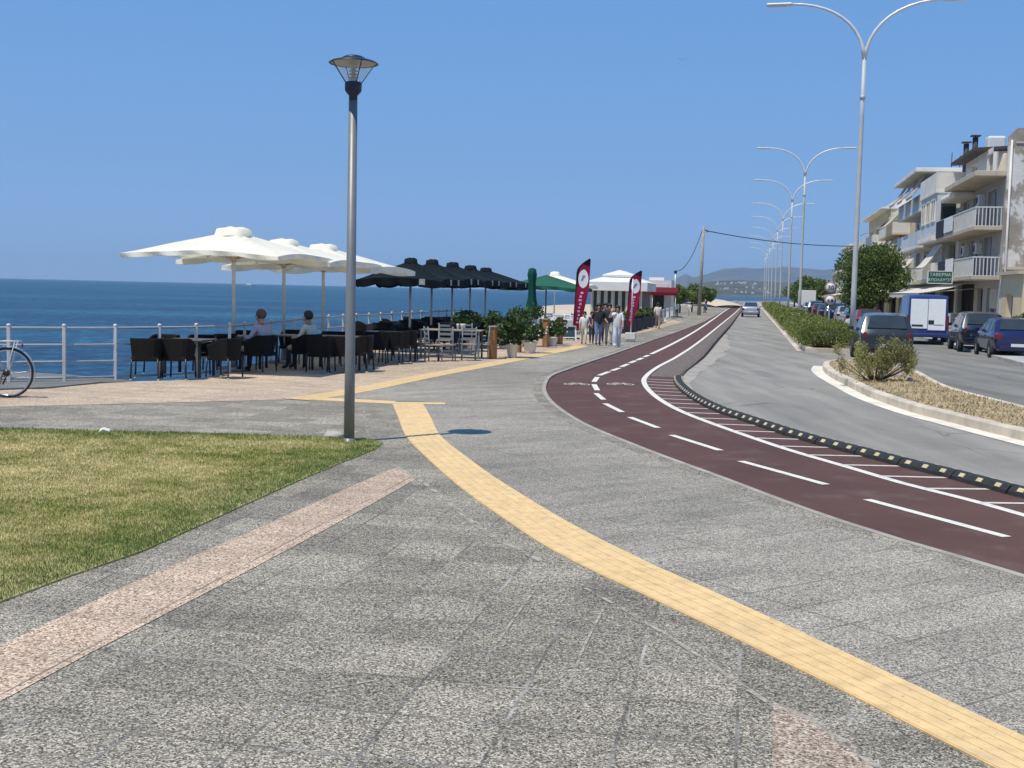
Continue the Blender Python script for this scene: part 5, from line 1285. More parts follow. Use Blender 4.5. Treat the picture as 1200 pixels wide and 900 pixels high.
    L = K['L']; be = st[1][2]
    def lump(name, c, d, m, bev=.02): b = MB(); b.box(c, d, bev=bev); return b.build(name, m, t)
    if kind == 'van':
        for s in (-1, 1): lump('taillight', (s*W*.92, -.005, 1.12), (.13, .05, .62), M['red_lens'])
        lump('bumper', (0, -.05, .46), (1.9, .16, .2), bumper or M['trim'], .04)
        dw = .80
        for s in (-1, 1):
            b = MB(); b.box((s*(dw/2+.012), -.012, 1.50 if s < 0 else 1.47), (dw, .035, 1.44 if s < 0 else 1.52), bev=.012); dr = b.build('rear_door', doors, t)
            if s > 0:
                b = MB(); b.box((-.0+.16, -.035, 1.10), (.26, .02, .20), bev=.008); b.build('plate_recess', M['black'], dr)
                b = MB(); b.box((.52, -.035, .98), (.45, .015, .02)); b.build('handle', M['trim'], dr)
            else:
                b = MB(); b.box((-.48, -.035, .93), (.52, .02, .09), bev=.008); b.build('handle_strip', M['trim'], dr)
    else:
        for s in (-1, 1):
            lump('taillight', (s*W*.80, .07, be-.10), (.26 if kind != 'suv' else .12, .16, .20 if kind == 'hatch' else .24), M['red_lens'], .04)
        lump('bumper', (0, .015, st[0][1]+.12), (W*1.62, .12, .2), bumper or paint_, .05)
        lump('number_plate', (0, -.055, st[0][1]+.16), (.5, .02, .11), M['plate'], .004)
    for s in (-1, 1):
        lump('headlight', (s*W*.66, L-.14, st[-2][2]-.02), (.32, .18, .13), M['clear_lens'], .04)
        lump('mirror', (s*(W+.09), st[a1-1][0]+.62 if kind != 'van' else 4.15, st[a1][2]+.10), (.2, .1, .14), M['trim'] if kind == 'van' else paint_, .04)
        lump('door_handle', (s*W*1.0, st[a0][0]+1.35 if kind != 'van' else 3.3, st[4][2]-.14), (.03, .18, .035), M['trim'], .01)
    for wx in K['wx']:
        for s in (-1, 1):
            r_ = K['wr']; Mx = Matrix.Translation((s*(W-.10), wx, r_)) @ Matrix.Rotation(PI/2*s, 4, 'Y')
            b = MB(); b.lathe([(r_*.62, -.09), (r_*.95, -.10), (r_, -.07), (r_, .07), (r_*.95, .105), (r_*.64, .11), (r_*.6, .09)], 20, M=Mx); w = b.build('wheel', M['black'], t)
            b = MB(); b.lathe([(r_*.62, .075), (r_*.6, .10), (r_*.5, .095), (r_*.16, .11), (.001, .112)], 10, M=Mx, smooth=False); b.build('rim', M['alloy'], w)
    return t
def tail(pxl, pxr, d): return ((AT(pxl, 350, d).x+AT(pxr, 350, d).x)/2, d)
car('parked_suv', 'dark grey green estate car seen from behind above the dry shrub', 'suv', paintm('grey green', (.030, .037, .042)), tail(1012.5, 1071, 36.6), 11.4, .885)
car('delivery_van', 'blue panel van with white rear doors parked before the awning', 'van', paintm('van blue', (.025, .05, .20), .3, .1), tail(1064, 1113, 51.8), 12.5, .885, doors=simple('white van door', (.86, .86, .84), .35, .04), bumper=paintm('van blue bumper', (.02, .035, .13), .4, 0))
car('parked_suv', 'black off road car parked between the van and the dark blue hatchback', 'suv', paintm('blue black', (.012, .018, .035)), tail(1135, 1176, 44.8), 12.5, .90)
car('parked_hatchback', 'dark blue hatchback at the right edge of the photo with red tail lamps', 'hatch', paintm('deep blue', (.010, .016, .085)), tail(1170, 1222, 40.6), 10.5, .93)
car('parked_hatchback', 'silver grey hatchback facing the camera between the van and the black off road car', 'hatch', paintm('silver grey', (.32, .33, .34)), (AT(1126, 350, 56.5).x+.1, 57.5), 191, .9)
car('driving_car', 'silver saloon driving away alone on the main road', 'sedan', paintm('silver', (.42, .46, .54)), tail(870.5, 890, 107), 11.0, .93)
row = [(1021, 67.5, 'hatch', 'crimson', (.28, .012, .02), 'red hatchback parked left of the grey green estate car'), (1006, 76, 'hatch', 'white', (.7, .7, .7), 'white hatchback parked just right of the nearest tall street light pole'), (994, 84.5, 'hatch', 'pale silver', (.38, .42, .46), 'pale silver hatchback seen just left of the nearest tall street light pole'), (982, 93, 'suv', 'night blue', (.012, .018, .06), 'dark blue off road car behind the two round road signs'),
       (971, 102, 'sedan', 'midnight', (.02, .022, .06), 'midnight blue saloon left of the round road signs'), (963, 112, 'hatch', 'plum', (.10, .02, .035), 'plum red hatchback in the far parked row'), (957, 122, 'suv', 'black blue', (.012, .016, .04), 'black off road car near the white box truck'), (950, 134, 'sedan', 'light grey', (.30, .33, .38), 'light grey saloon at the far end of the parked row')]
for px, d, kd, cn, c, lab in row: car('parked_car', lab, kd, paintm(cn, c), (AT(px, 350, d).x, d), 11.4, .9, 'cars parked in a row before the houses')
# box truck
p = AT(946.5, 350, 150); tk = thing('box_truck', 'white box truck parked far down the street below the dark trees', 'truck', (p.x, 150, ROAD_Z), -AZ)
b = MB(); b.box((0, 2.4, 1.75), (2.0, 4.6, 1.95), bev=.03); b.build('box_body', M['white_plastic'], tk); b = MB(); b.box((0, 5.7, 1.2), (1.9, 1.6, 1.6), bev=.12); b.build('cab', paintm('white truck', (.7, .7, .7)), tk)
b = MB(); b.box((0, 3, .62), (1.5, 6.4, .2)); b.build('chassis', M['trim'], tk)
for y in (1.2, 5.5):
    for s in (-1, 1): b = MB(); b.lathe([(.2, -.1), (.4, -.11), (.4, .11), (.2, .11)], 16, M=Matrix.Translation((s*.85, y, .4)) @ Matrix.Rotation(PI/2, 4, 'Y')); b.build('wheel', M['black'], tk)

# ------------------------------------------------------------------ tall twin street lights
M['pole_paint'] = simple('pale grey pole paint', (.50, .51, .50), .5, .08, 2, 0, 60, .15)
FORK = AT(1010, 65, 45).z; LH = AT(905, 2, 45.9).z; RISE = LH-FORK
def lamp_line(d): return Vector((12.75+.194*(d-45), d, 0))
proto = None
def far_d(py):                            # distance at which a light of this height tops out at that photo height
    d = 60.0
    while AT(930, py, d).z < LH+.04: d += .5
    return d
for i, d in enumerate([45]+[far_d(y) for y in (172, 210, 238, 254, 267, 277, 285, 291)]):
    lab = ORD[i]+' tall twin arm street light along the median, counted away from the camera' if i else 'nearest tall twin arm street light with a pale round disc low on its pole'
    if proto is None:
        t = thing('street_light', lab, 'street light', (0, 0, 0), 0, 'tall twin arm street lights of the median')
        b = MB(); b.tube([(0, 0, 0), (0, 0, 2.2), (0, 0, 8.6), (0, 0, LH-RISE)], [.108, .10, .082, .068], 14); b.build('pole', M['pole_paint'], t)
        b = MB(); b.lathe([(.22, 0), (.22, .02), (.16, .03), (.15, .3)], 14); b.build('base_flange', M['galv'], t)
        b = MB(); b.lathe([(.09, 0), (.11, .03), (.11, .10), (.09, .13)], 12, (0, 0, LH-3.6)); b.build('joint_ring', M['galv'], t)
        for s in (-1, 1):
            pts = []
            for k in range(11):
                u = k/10; pts.append((s*(.02+2.75*u**1.75), 0, LH-RISE-.05+RISE*(1-(1-u)**1.9)))
            b = MB(); b.tube(pts, [.07-.028*k/10 for k in range(11)], 10); arm = b.build('arm', M['galv_far'], t)
            b = MB(); b.box((s*3.15, 0, LH-.06), (.95, .28, .10), bev=.04); b.build('lamp_head', M['galv_far'], arm)
            b = MB(); b.box((s*3.2, 0, LH-.117), (.6, .2, .02), bev=.005); b.build('lens', M['clear_lens'], arm)
        proto = t; d0 = t
    else: t = copy_tree(proto); t['label'] = lab
    t.location = lamp_line(d)+Vector((0, 0, ROAD_Z+.12 if d > 50 else ROAD_Z)); t.rotation_euler = (0, 0, rad([-14, -12, -10, -13, -11, -9, -12, -11, -10][i]))
# round sign seen from behind on the first street light
q = lamp_line(45); z_ = 1.9-33.5*45/1400
t = thing('sign_disc', 'blank pale round sign back fixed low on the nearest tall street light', 'sign', (q.x, q.y-.16, z_), 0)
b = MB(); b.lathe([(.001, -.01), (.27, -.01), (.285, 0), (.27, .01), (.001, .01)], 28, M=Matrix.Rotation(PI/2, 4, 'X')); b.build('disc', simple('pale sign back', (.55, .56, .54), .5, .06), t)
b = MB(); b.box((0, .03, 0), (.10, .06, .3)); b.build('bracket', M['galv'], t)
t.location = (q.x, q.y+.20, z_)
# road signs on a post in the hedge
p = AT(971, 380, 46.5); t = thing('road_sign', 'grey post in the hedge carrying two round signs, a 30 limit above no overtaking', 'sign', (p.x, 46.5, ROAD_Z+.1), rad(2))
zt = lambda y: CAM_H-(y-348.2)*46.5/1400-(ROAD_Z+.1)
b = MB(); b.tube([(0, 0, 0), (0, 0, zt(331))], .035, 8); b.build('post', M['galv'], t)
M['sign_red'] = simple('faded sign red', (.30, .17, .155), .6, .1); M['sign_white'] = simple('sign white', (.66, .66, .66), .5, .04); M['sign_black'] = simple('sign black', (.02, .02, .02), .6)
def text_mesh(name, s, size, m, parent, M4, align='CENTER'):
    cu = bpy.data.curves.new('lettering', 'FONT'); cu.body = s; cu.size = size; cu.align_x = 'CENTER'; cu.align_y = 'CENTER'; cu.extrude = .004
    o = bpy.data.objects.new('lettering', cu); COL.objects.link(o); dg = bpy.context.evaluated_depsgraph_get(); me = bpy.data.meshes.new_from_object(o.evaluated_get(dg)); bpy.data.objects.remove(o)
    me.materials.clear(); me.materials.append(m); me.transform(M4); n = bpy.data.objects.new(name, me); COL.objects.link(n); n.parent = parent; return n
RX = Matrix.Rotation(PI/2, 4, 'X')
for y, kind in ((337.8, 'limit'), (352.6, 'pass')):
    z = zt(y); b = MB(); b.lathe([(.001, -.012), (.235, -.012), (.235, .012), (.001, .012)], 28, M=Matrix.Translation((0, -.06, z)) @ RX); dsc = b.build('disc', M['sign_red'], t)
    b = MB(); b.lathe([(.001, -.004), (.178, -.004), (.178, .004), (.001, .004)], 28, M=Matrix.Translation((0, -.075, z)) @ RX); b.build('face', M['sign_white'], dsc)
    if kind == 'limit': text_mesh('lettering', '30', .26, M['sign_black'], dsc, Matrix.Translation((0, -.083, z)) @ RX)
    else:
        for s, mm in ((-1, M['sign_red']), (1, M['sign_black'])):
            b = MB(); b.box((s*.07, -.082, z-.02), (.105, .008, .06)); b.box((s*.07, -.082, z+.03), (.07, .008, .045))
            for q_ in (-1, 1): b.box((s*.07+q_*.032, -.082, z-.06), (.02, .008, .03))
            b.build('car_symbol', mm, dsc)
# utility poles and wires
p = G(819, 369.5); up = thing('utility_pole', 'tall grey timber utility pole beside the far promenade', 'utility pole', (p.x, p.y, -.1))
hp = 103.5*p.y/1400+.1; lean = .02*hp
b = MB(); b.tube([(0, 0, 0), (lean, 0, hp)], [.175, .12], 12); b.build('pole', simple('weathered pole timber', (.34, .30, .25), .85, .2, 5, .3, 20), up)
b = MB(); b.box((lean+.18, 0, hp-.35), (.3, .08, .08)); b.build('bracket', M['trim'], up); b = MB(); b.lathe([(.05, 0), (.07, .06), (.05, .12), (.02, .14)], 10, (lean+.32, 0, hp-.52)); b.build('insulator', M['black'], up)
p2 = G(790, 367.5); t = thing('utility_pole', 'slim grey pole left of the tall timber utility pole', 'utility pole', (p2.x, p2.y, -.1)); h2 = 51*p2.y/1400
b = MB(); b.tube([(0, 0, 0), (0, 0, h2)], [.11, .08], 10); b.build('pole', M['galv'], t); b = MB(); b.box((0, 0, h2-.1), (.25, .2, .25)); b.build('bracket', M['trim'], t)
def wire(name, label, a, c, sag, r=.03):
    b = MB(); b.tube([a.lerp(c, i/24)-Vector((0, 0, sag*4*(i/24)*(1-i/24))) for i in range(25)], r, 6); tag(b.build(name, M['black'], loc=None), label, 'cable')
top = Vector((p.x+lean+.32, p.y, hp-.5))
wire('overhead_cable', 'thick black cable running from the timber pole across the road to the houses', top, AT(1003, 288.5, 118), .35, .04)
wire('overhead_cable', 'thin black cable drooping from the timber pole to the slim pole', Vector((p.x+lean-.1, p.y, hp-.4)), Vector((p2.x, p2.y, h2-.1)), 1.0, .028)

# ------------------------------------------------------------------ hedges, shrub, dry grass
def hedge(label, d0, d1, h, w=1.35, n=6000, group='clipped hedges of the median'):
    a, c = mo+md*(d0-42), mo+md*(d1-42); a = a+Vector((.86, 0, 0)); c = c+Vector((.86, 0, 0)); L = (c-a).length
    t = thing('hedge', label, 'hedge', (a.x, a.y, ROAD_Z+.12), math.atan2((c-a).y, (c-a).x)-PI/2, group)
    bl = []; k = max(3, int(L/.55)); r_ = random.Random(int(d0))
    for i in range(k):
        for s in (-1, 0, 1):
            bl.append(((s*w*.33+r_.uniform(-.03, .03), L*(i+.5)/k, h*.54+r_.uniform(-.03, .03)), (w*.24, .40, h*.46)))
    leaves('foliage', bl, n, .036 if d0 < 60 else .07, M['hedge'], t, shell=.90, tint_by_blob=.2)
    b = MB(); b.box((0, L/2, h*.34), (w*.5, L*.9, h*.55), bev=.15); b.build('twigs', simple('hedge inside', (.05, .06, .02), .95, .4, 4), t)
    b = MB()
    for i in range(k): b.tube([(r_.uniform(-.2, .2), L*(i+.5)/k, -.02), (r_.uniform(-.2, .2), L*(i+.5)/k, h*.4)], .02, 5)
    b.build('stem', M['bark'], t)
hedge('nearest clipped hedge of the median in front of the round road signs', 42.9, 46.6, .93, 1.8, 12000)
hedge('second clipped hedge of the median behind the round road signs', 50.0, 61, .90, 1.9, 15000)
hedge('third clipped hedge of the median', 66, 88, .9, 1.8, 12000); hedge('fourth clipped hedge of the median', 94, 124, .9, 1.8, 8000); hedge('farthest clipped hedge of the median', 130, 180, .9, 1.8, 6000)
sp_ = G(1025, 446, ROAD_Z+.15); t = thing('shrub', 'wispy olive green shrub growing on the dry traffic island', 'shrub', sp_)
bl = []; r_ = random.Random(5); sb = MB()
for i in range(46):
    a = r_.uniform(0, 2*PI); rr = r_.uniform(.1, .78); hh = r_.uniform(.35, .92)*(1-.25*rr)
    tipp = (math.cos(a)*rr*1.3, math.sin(a)*rr*.85, hh*1.15); sb.tube([(tipp[0]*.15, tipp[1]*.15, 0), (tipp[0]*.6, tipp[1]*.6, hh*.55), tipp], [.012, .008, .004], 5)
    bl.append((tuple(x*.84 for x in tipp), (.12, .12, .24)))
leaves('foliage', bl, 9000, .030, M['shrub'], t, aspect=.28, shell=.2, up=1.2, zsq=1.6); sb.build('stem', M['bark'], t)
tag(grass_blades('dry_grass', [Vector((p.x, p.y, 0)) for p in inner], 5000, .060, .010, ROAD_Z+.15, M['dry'], lean=1.3), 'straw coloured dry grass on the traffic island', 'dry grass')
dg_ = bpy.data.objects['dry_grass']; at = dg_.data.attributes['tint']
# litter of stones on the island
for px, py, s, lab in [(1052, 441, .11, 'pale stone lying right of the shrub'), (1033, 443, .09, 'pale stone lying under the shrub'), (1066, 446, .07, 'small dark stone at the right end of the shrub')]:
    b = MB(); b.ball((0, 0, s*.4), (s, s*.8, s*.6), 8, 6); b.v = [tuple(x*(1+.2*math.sin(7*v[0]/s+3*i)) for x in v) for i, v in enumerate(b.v)]
    tag(b.build('stone', M['concrete'], loc=G(px, py, ROAD_Z+.15)), lab, 'stone')

# ------------------------------------------------------------------ rubber lane separators with reflectors
sepm = simple('separator rubber', (.022, .022, .022), .75, .35, 9, .3, 60); refl = simple('yellow reflector', (.62, .52, .28), .4, .15)
Ks = [p for p in Kp if p.y < 30]; LS = arclen(Ks)
tt = 0; seps = []
s = 0.0
while s < LS[-1]-1.0:
    p, _ = along(Ks, LS, s+.46)
    if 4.5 < p.y < 27: seps.append(s)
    s += .955
proto_s = None
seps_vis = seps
for i, s in enumerate(seps_vis):
    p0, _ = along(Ks, LS, s); p1, _ = along(Ks, LS, s+.94); c = (p0+p1)/2; dr = p1-p0
    lab = 'black rubber lane separator with pale reflectors, %s in the line from the near right end' % (ORD[i] if i < len(ORD) else str(i))
    if proto_s is None:
        t = thing('lane_separator', lab, 'lane separator', (0, 0, 0), 0, 'black lane separators along the cycle path')
        b = MB(); b.prism([(-.11, 0), (.11, 0), (.10, .04), (.055, .088), (-.055, .088), (-.10, .04)], 'y', -.465, .465); b.build('body', sepm, t)
        for k in range(3):
            for sd in (-1, 1):
                b = MB(); Mx = Matrix.Translation((sd*.081, -.31+.31*k, .067)) @ Matrix.Rotation(sd*rad(47), 4, 'Y'); b.box((0, 0, 0), (.05, .085, .014), bev=.003, M=Mx); b.build('reflector', refl, t)
        proto_s = t
    else: t = copy_tree(proto_s); t['label'] = lab
    t.location = (c.x-.02, c.y, PATH_Z); t.rotation_euler = (0, 0, math.atan2(dr.y, dr.x)-PI/2)
# ------------------------------------------------------------------ houses along the street
def plaster(name, c, streak=.25):
    t = NT(name); p = t.co('Object'); f = t.noise(p, .9, 5, .6); s = t.noise(t.map(p, (3.2, 3.2, .25)), 1.0, 4, .6)
    col = t.ramp(f, [(.3, tuple(x*.86 for x in c)), (.7, tuple(min(.85, x*1.08) for x in c))])
    col = t.mix(t.ramp(s, [(.55, 0), (.75, streak)]), col, tuple(x*.5 for x in c)); t.bump(t.noise(p, 18, 3, .6), .2, .01); return t.out(col, .9, Specular_IOR_Level=.2)
M['pl_white'] = plaster('white plaster', (.76, .73, .66)); M['pl_cream'] = plaster('cream plaster', (.68, .56, .36)); M['pl_grey'] = plaster('grey plaster', (.46, .43, .38), .4); M['pl_beige'] = plaster('beige plaster', (.52, .45, .35)); M['pl_blue'] = plaster('blue white panel', (.60, .64, .66))
def rough_wall():
    t = NT('peeling end wall'); p = t.co('Object'); f = t.noise(t.map(p, (1, 1, .8)), .42, 6, .68); g = t.noise(p, 4, 4, .6)
    col = t.ramp(f, [(.40, (.27, .235, .19)), (.47, (.34, .305, .26)), (.50, (.62, .60, .56)), (.75, (.70, .68, .64))])
    col = t.mix(t.ramp(t.noise(p, 1.6, 5, .7), [(.57, 0), (.70, .6)]), col, (.26, .225, .18)); col = t.mix(.25, col, t.ramp(g, [(.3, .35), (.7, .75)]), 'OVERLAY')
    t.bump(t.math('ADD', f, g), .5, .04); return t.out(col, .95)
M['rough_wall'] = rough_wall()
def striped():
    t = NT('striped awning'); p = t.co('Object'); w = t.node('ShaderNodeTexWave'); t.set(w, Vector=p, Scale=1.4); w.bands_direction = 'X'
    return t.out(t.ramp(w.outputs['Fac'], [(.45, (.62, .56, .46)), (.55, (.22, .10, .05))]), .85)
M['striped'] = striped(); M['awn_white'] = canvas('white awning', (.74, .71, .63), .2); M['awn_cream'] = canvas('cream awning', (.62, .55, .42), .25)
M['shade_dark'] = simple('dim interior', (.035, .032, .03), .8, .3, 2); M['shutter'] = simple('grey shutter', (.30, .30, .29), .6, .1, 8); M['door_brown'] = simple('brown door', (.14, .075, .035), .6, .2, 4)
M['roof_dark'] = simple('dark roof edge', (.06, .05, .048), .8, .2)
PHI = -(PI/2+AZ)
def hx(d): return (facade_x(d), d)
class House:
    def __init__(s, label, d0, d1, shift=0, name='apartment_building'):
        s.t = thing(name, label, 'building', (facade_x(d1)+shift, d1, 0), PHI); s.W = (d1-d0)*math.hypot(.2022, 1); s.d1 = d1
    def x(s, d): return (s.d1-d)*math.hypot(.2022, 1)
    def wall(s, x0, x1, z0, z1, m, y=0.0, depth=8, holes=(), name='wall', win=True):
        b = MB(); xs = sorted({x0, x1, *[h[0] for h in holes], *[h[1] for h in holes]}); zs = sorted({z0, z1, *[h[2] for h in holes], *[h[3] for h in holes]})
        for i in range(len(xs)-1):
            for j in range(len(zs)-1):
                cx, cz = (xs[i]+xs[i+1])/2, (zs[j]+zs[j+1])/2
                if any(h[0] < cx < h[1] and h[2] < cz < h[3] for h in holes): continue
                b.quad((xs[i], y, zs[j]), (xs[i+1], y, zs[j]), (xs[i+1], y, zs[j+1]), (xs[i], y, zs[j+1]))
        for h in holes:
            a, c, e, f = h[:4]; r = .22
            b.quad((a, y, e), (a, y+r, e), (a, y+r, f), (a, y, f)); b.quad((c, y, e), (c, y, f), (c, y+r, f), (c, y+r, e)); b.quad((a, y, f), (a, y+r, f), (c, y+r, f), (c, y, f)); b.quad((a, y, e), (c, y, e), (c, y+r, e), (a, y+r, e))
        Y = y+depth; b.quad((x0, Y, z0), (x0, Y, z1), (x1, Y, z1), (x1, Y, z0)); b.quad((x0, y, z0), (x0, y, z1), (x0, Y, z1), (x0, Y, z0)); b.quad((x1, y, z0), (x1, Y, z0), (x1, Y, z1), (x1, y, z1)); b.quad((x0, y, z1), (x1, y, z1), (x1, Y, z1), (x0, Y, z1))
        o = b.build(name, m, s.t, recalc=False)
        for h in holes: s.window(h, y+.2, h[4] if len(h) > 4 else 'window')
        return o
    def window(s, h, y, kind):
        a, c, e, f = h[:4]; b = MB(); fw = .07
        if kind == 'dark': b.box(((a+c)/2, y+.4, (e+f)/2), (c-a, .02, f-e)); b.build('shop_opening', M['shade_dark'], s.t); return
        for X in (a+fw/2, c-fw/2, (a+c)/2): b.box((X, y, (e+f)/2), (fw, .06, f-e-.01))
        for Z in (e+fw/2, f-fw/2): b.box(((a+c)/2, y+.003, Z), (c-a-.01, .055, fw))
        fr = b.build('window', M['pl_white'] if kind != 'door' else M['door_brown'], s.t); g = MB(); g.box(((a+c)/2, y+.03, (e+f)/2), (c-a-.04, .012, f-e-.04)); g.build('pane', M['glass_dark'], fr)
        if kind == 'shutter': q = MB(); q.box(((a+c)/2-(c-a)*.22, y-.05, (e+f)/2), ((c-a)*.5, .03, f-e-.06)); q.build('shutter', M['shutter'], fr)
        if kind == 'roller': q = MB(); q.box(((a+c)/2, y-.05, f-(f-e)*.25), (c-a-.06, .03, (f-e)*.48)); q.build('shutter', M['cream'], fr)
    def balcony(s, x0, x1, z, proj, style, m=None, slab_m=None, y=0.0, h=.85):
        b = MB(); b.box(((x0+x1)/2, y-proj/2, z-.10), (x1-x0, proj, .20), bev=.02); o = b.build('balcony', slab_m or M['pl_beige'], s.t); m = m or M['pl_white']
        g = MB(); yo = y-proj+.05
        if style == 'solid':
            g.box(((x0+x1)/2, yo, z+h/2), (x1-x0-.02, .07, h)); 
            for X in (x0+.05, x1-.05): g.box((X, y-proj/2+.03, z+h/2-.002), (.07, proj-.13, h-.004))
        else:
            g.box(((x0+x1)/2, yo, z+h), (x1-x0-.02, .06, .06)); n = max(4, int((x1-x0)/.16))
            for i in range(n+1): g.box((x0+.04+(x1-x0-.08)*i/n, yo, z+h/2-.02), (.045, .04, h-.03))
            for X in (x0+.04, x1-.04):
                g.box((X, y-proj/2+.03, z+h), (.06, proj-.10, .06)); k = max(3, int(proj/.16))
                for i in range(k): g.box((X, yo+.05+(proj-.1)*(i+.5)/k, z+h/2-.02), (.04, .045, h-.03))
        g.build('railing', m, o); return o
    def awning(s, x0, x1, z, proj, drop, m, y=0.0, val=.18, name='awning'):
        b = MB(); N = max(2, int((x1-x0)/1.2)); vs = []
        for i in range(N+1):
            X = x0+(x1-x0)*i/N
            for j in range(5):
                u = j/4; vs.append((X, y-proj*u, z-drop*u-.10*math.sin(PI*u)))
            vs.append((X, y-proj-.02, z-drop-val*(.8+.2*(i % 2))))
        b.add(vs, [(i*6+j, i*6+j+1, (i+1)*6+j+1, (i+1)*6+j) for i in range(N) for j in range(5)], 0, False)
        o = b.build(name, m, s.t); g = MB(); g.tube([(x0, y-proj, z-drop), (x1, y-proj, z-drop)], .03, 6)
        g.build('awning_bar', M['white_metal'], o)
        for X in (x0+.05, x1-.05): g = MB(); g.tube([(X, y, z-.45), (X, y-proj, z-drop)], .022, 6); g.build('awning_arm', M['white_metal'], o)
        return o
    def box(s, name, c, d, m, bev=0): b = MB(); b.box(c, d, bev=bev); return b.build(name, m, s.t)

# --- the four storey block with the peeling end wall
B = House('four storey block of flats with balconies and a tall peeling end wall', 55.2, 86); W = B.W
x1, x2 = B.x(74.1), B.x(67.4)
B.wall(0, x1, .04, 9.2, M['pl_blue'], 0, 9, holes=[(.6, 5.2, .3, 2.6, 'dark'), (6, 11, .3, 2.6, 'dark'), (1.2, 3.2, 3.2, 5.1, 'shutter'), (5, 7.5, 3.2, 5.1), (9, 11, 3.2, 5.1, 'roller'), (1.2, 3.2, 5.5, 7.3, 'roller'), (5, 7.5, 5.5, 7.3), (9, 11, 5.5, 7.3, 'shutter'), (1.2, 4.2, 7.75, 9.0), (6, 8.2, 7.75, 9.0), (9.2, 11.2, 7.75, 9.0)])
B.wall(x1, x2, .04, 9.0, M['pl_white'], -.002, 9, holes=[(x1+.6, x2-.6, .3, 2.7, 'dark'), (x1+.8, x1+2.6, 3.3, 5.1, 'roller'), (x1+3.8, x1+5.8, 3.3, 5.1), (x1+1, x2-1, 8.1, 8.9)])
B.wall(x2, W-.25, .04, 7.6, M['pl_grey'], 0, 9, holes=[(x2+.6, x2+5.6, .3, 2.75, 'dark'), (x2+6.6, x2+8, .1, 2.5, 'door'), (x2+9, x2+11.6, .5, 2.5, 'roller'), (x2+1.0, x2+2.6, 3.15, 5.0, 'roller'), (x2+4, x2+6.2, 3.15, 5.0), (x2+7.6, x2+9.6, 3.15, 5.0, 'shutter'), (x2+1, x2+2.6, 5.45, 7.2), (x2+4, x2+6.2, 5.45, 7.2, 'roller'), (x2+8, x2+10.2, 5.45, 7.2, 'shutter')])
b = MB(); b.prism([(0, .04), (9, .04), (9, 9.3), (2.6, 9.75), (.35, 9.75), (0, 9.4)], 'x', W-.25, W); ew = b.build('end_wall', M['rough_wall'], B.t)
b = MB(); b.box((W+.02, 4.2, 3.4), (.05, 8.4, .12)); b.box((W+.02, 1.6, 9.1), (.05, 2.6, .08)); b.build('ledge', M['pl_beige'], B.t)
b = MB(); b.tube([(W+.06, .12, .3), (W+.06, .12, 9.2)], .05, 8); b.build('drain_pipe', M['pl_white'], B.t)
# near bay
B.balcony(x2+.3, W-.4, 5.35, 1.25, 'bars', M['white_metal']); B.balcony(x2+.3, W-.4, 3.05, 1.25, 'bars', M['white_metal'])
B.box('hanging_cloth', (x2+1.7, -1.29, 5.72), (2.6, .03, .9), M['dark_cloth']); B.box('hanging_cloth', (x2+4.6, -1.29, 5.8), (2.8, .025, .75), M['white_canvas'])
B.box('hanging_cloth', (x2+2.9, -1.29, 3.5), (2.2, .03, .85), M['dark_cloth']); B.box('hanging_cloth', (x2+5.6, -1.29, 3.55), (2.4, .025, .9), M['white_canvas'])
B.box('roof_slab', ((x2+W)/2+1.6, -.42, 7.72), (W-x2-3.4, 1.9, .24), M['pl_beige'], .02); B.box('roof_slab', (x2+2.2, -.3, 7.42), (4.4, 1.6, .34), M['pl_white'], .12)
B.wall(x2+.2, W-6.3, 7.6, 9.45, M['pl_white'], .15, 7.5, holes=[(x2+2, x2+3.6, 8.1, 9.1), (x2+6.5, x2+8, 8.0, 9.2, 'shutter')], name='attic')
b = MB(); b.prism([(-.55, 9.40), (8.4, 9.9), (8.4, 10.05), (-.55, 9.56)], 'x', x2-.6, W-5.8); b.build('attic_roof', M['roof_dark'], B.t)
b = MB(); b.lathe([(.34, 0), (.30, .2), (.16, .7), (.10, .95), (.001, 1.0)], 12, (W-1.8, .2, 7.84)); b.build('roof_ornament', M['pl_beige'], B.t)
for X in (B.x(69.0), B.x(66.2)):
    b = MB(); b.tube([(X, .4, 9.0), (X, .4, 10.75)], .15, 10); b.box((X, .4, 10.83), (.5, .5, .06)); b.build('chimney', M['roof_dark'], B.t)
B.box('water_tank', (x2+4.2, .9, 10.0), (.9, .9, .8), M['white_plastic'], .1)
# middle bay: glazed box oriel
b = MB(); b.box(((x1+x2)/2, -.62, 6.75), (x2-x1-.3, 1.22, 2.5)); b.build('oriel', M['pl_blue'], B.t)
for X in (x1+1.4, (x1+x2)/2, x2-1.4): B.window((X-.75, X+.75, 6.3, 7.6), -1.26, 'window')
B.window((x2-.9, x2-.2, 6.3, 7.6), -.6, 'window') if False else None
b = MB(); b.box((x2-.14, -.62, 6.95), (.03, .8, 1.3)); b.build('side_pane', M['glass_dark'], B.t)
B.balcony(x1+.1, x2-.1, 8.05, 1.35, 'solid', M['pl_white'], M['pl_white'], h=.95); B.balcony(x1+.1, x2-.1, 5.40, 1.4, 'solid', M['pl_white'], M['pl_white'], h=.12); B.balcony(x1+.1, x2-.1, 3.05, 1.3, 'solid', M['pl_white'], h=.9)
B.awning(x1+2.6, x2-.9, 5.05, .95, 1.35, M['awn_white'], y=-.75)
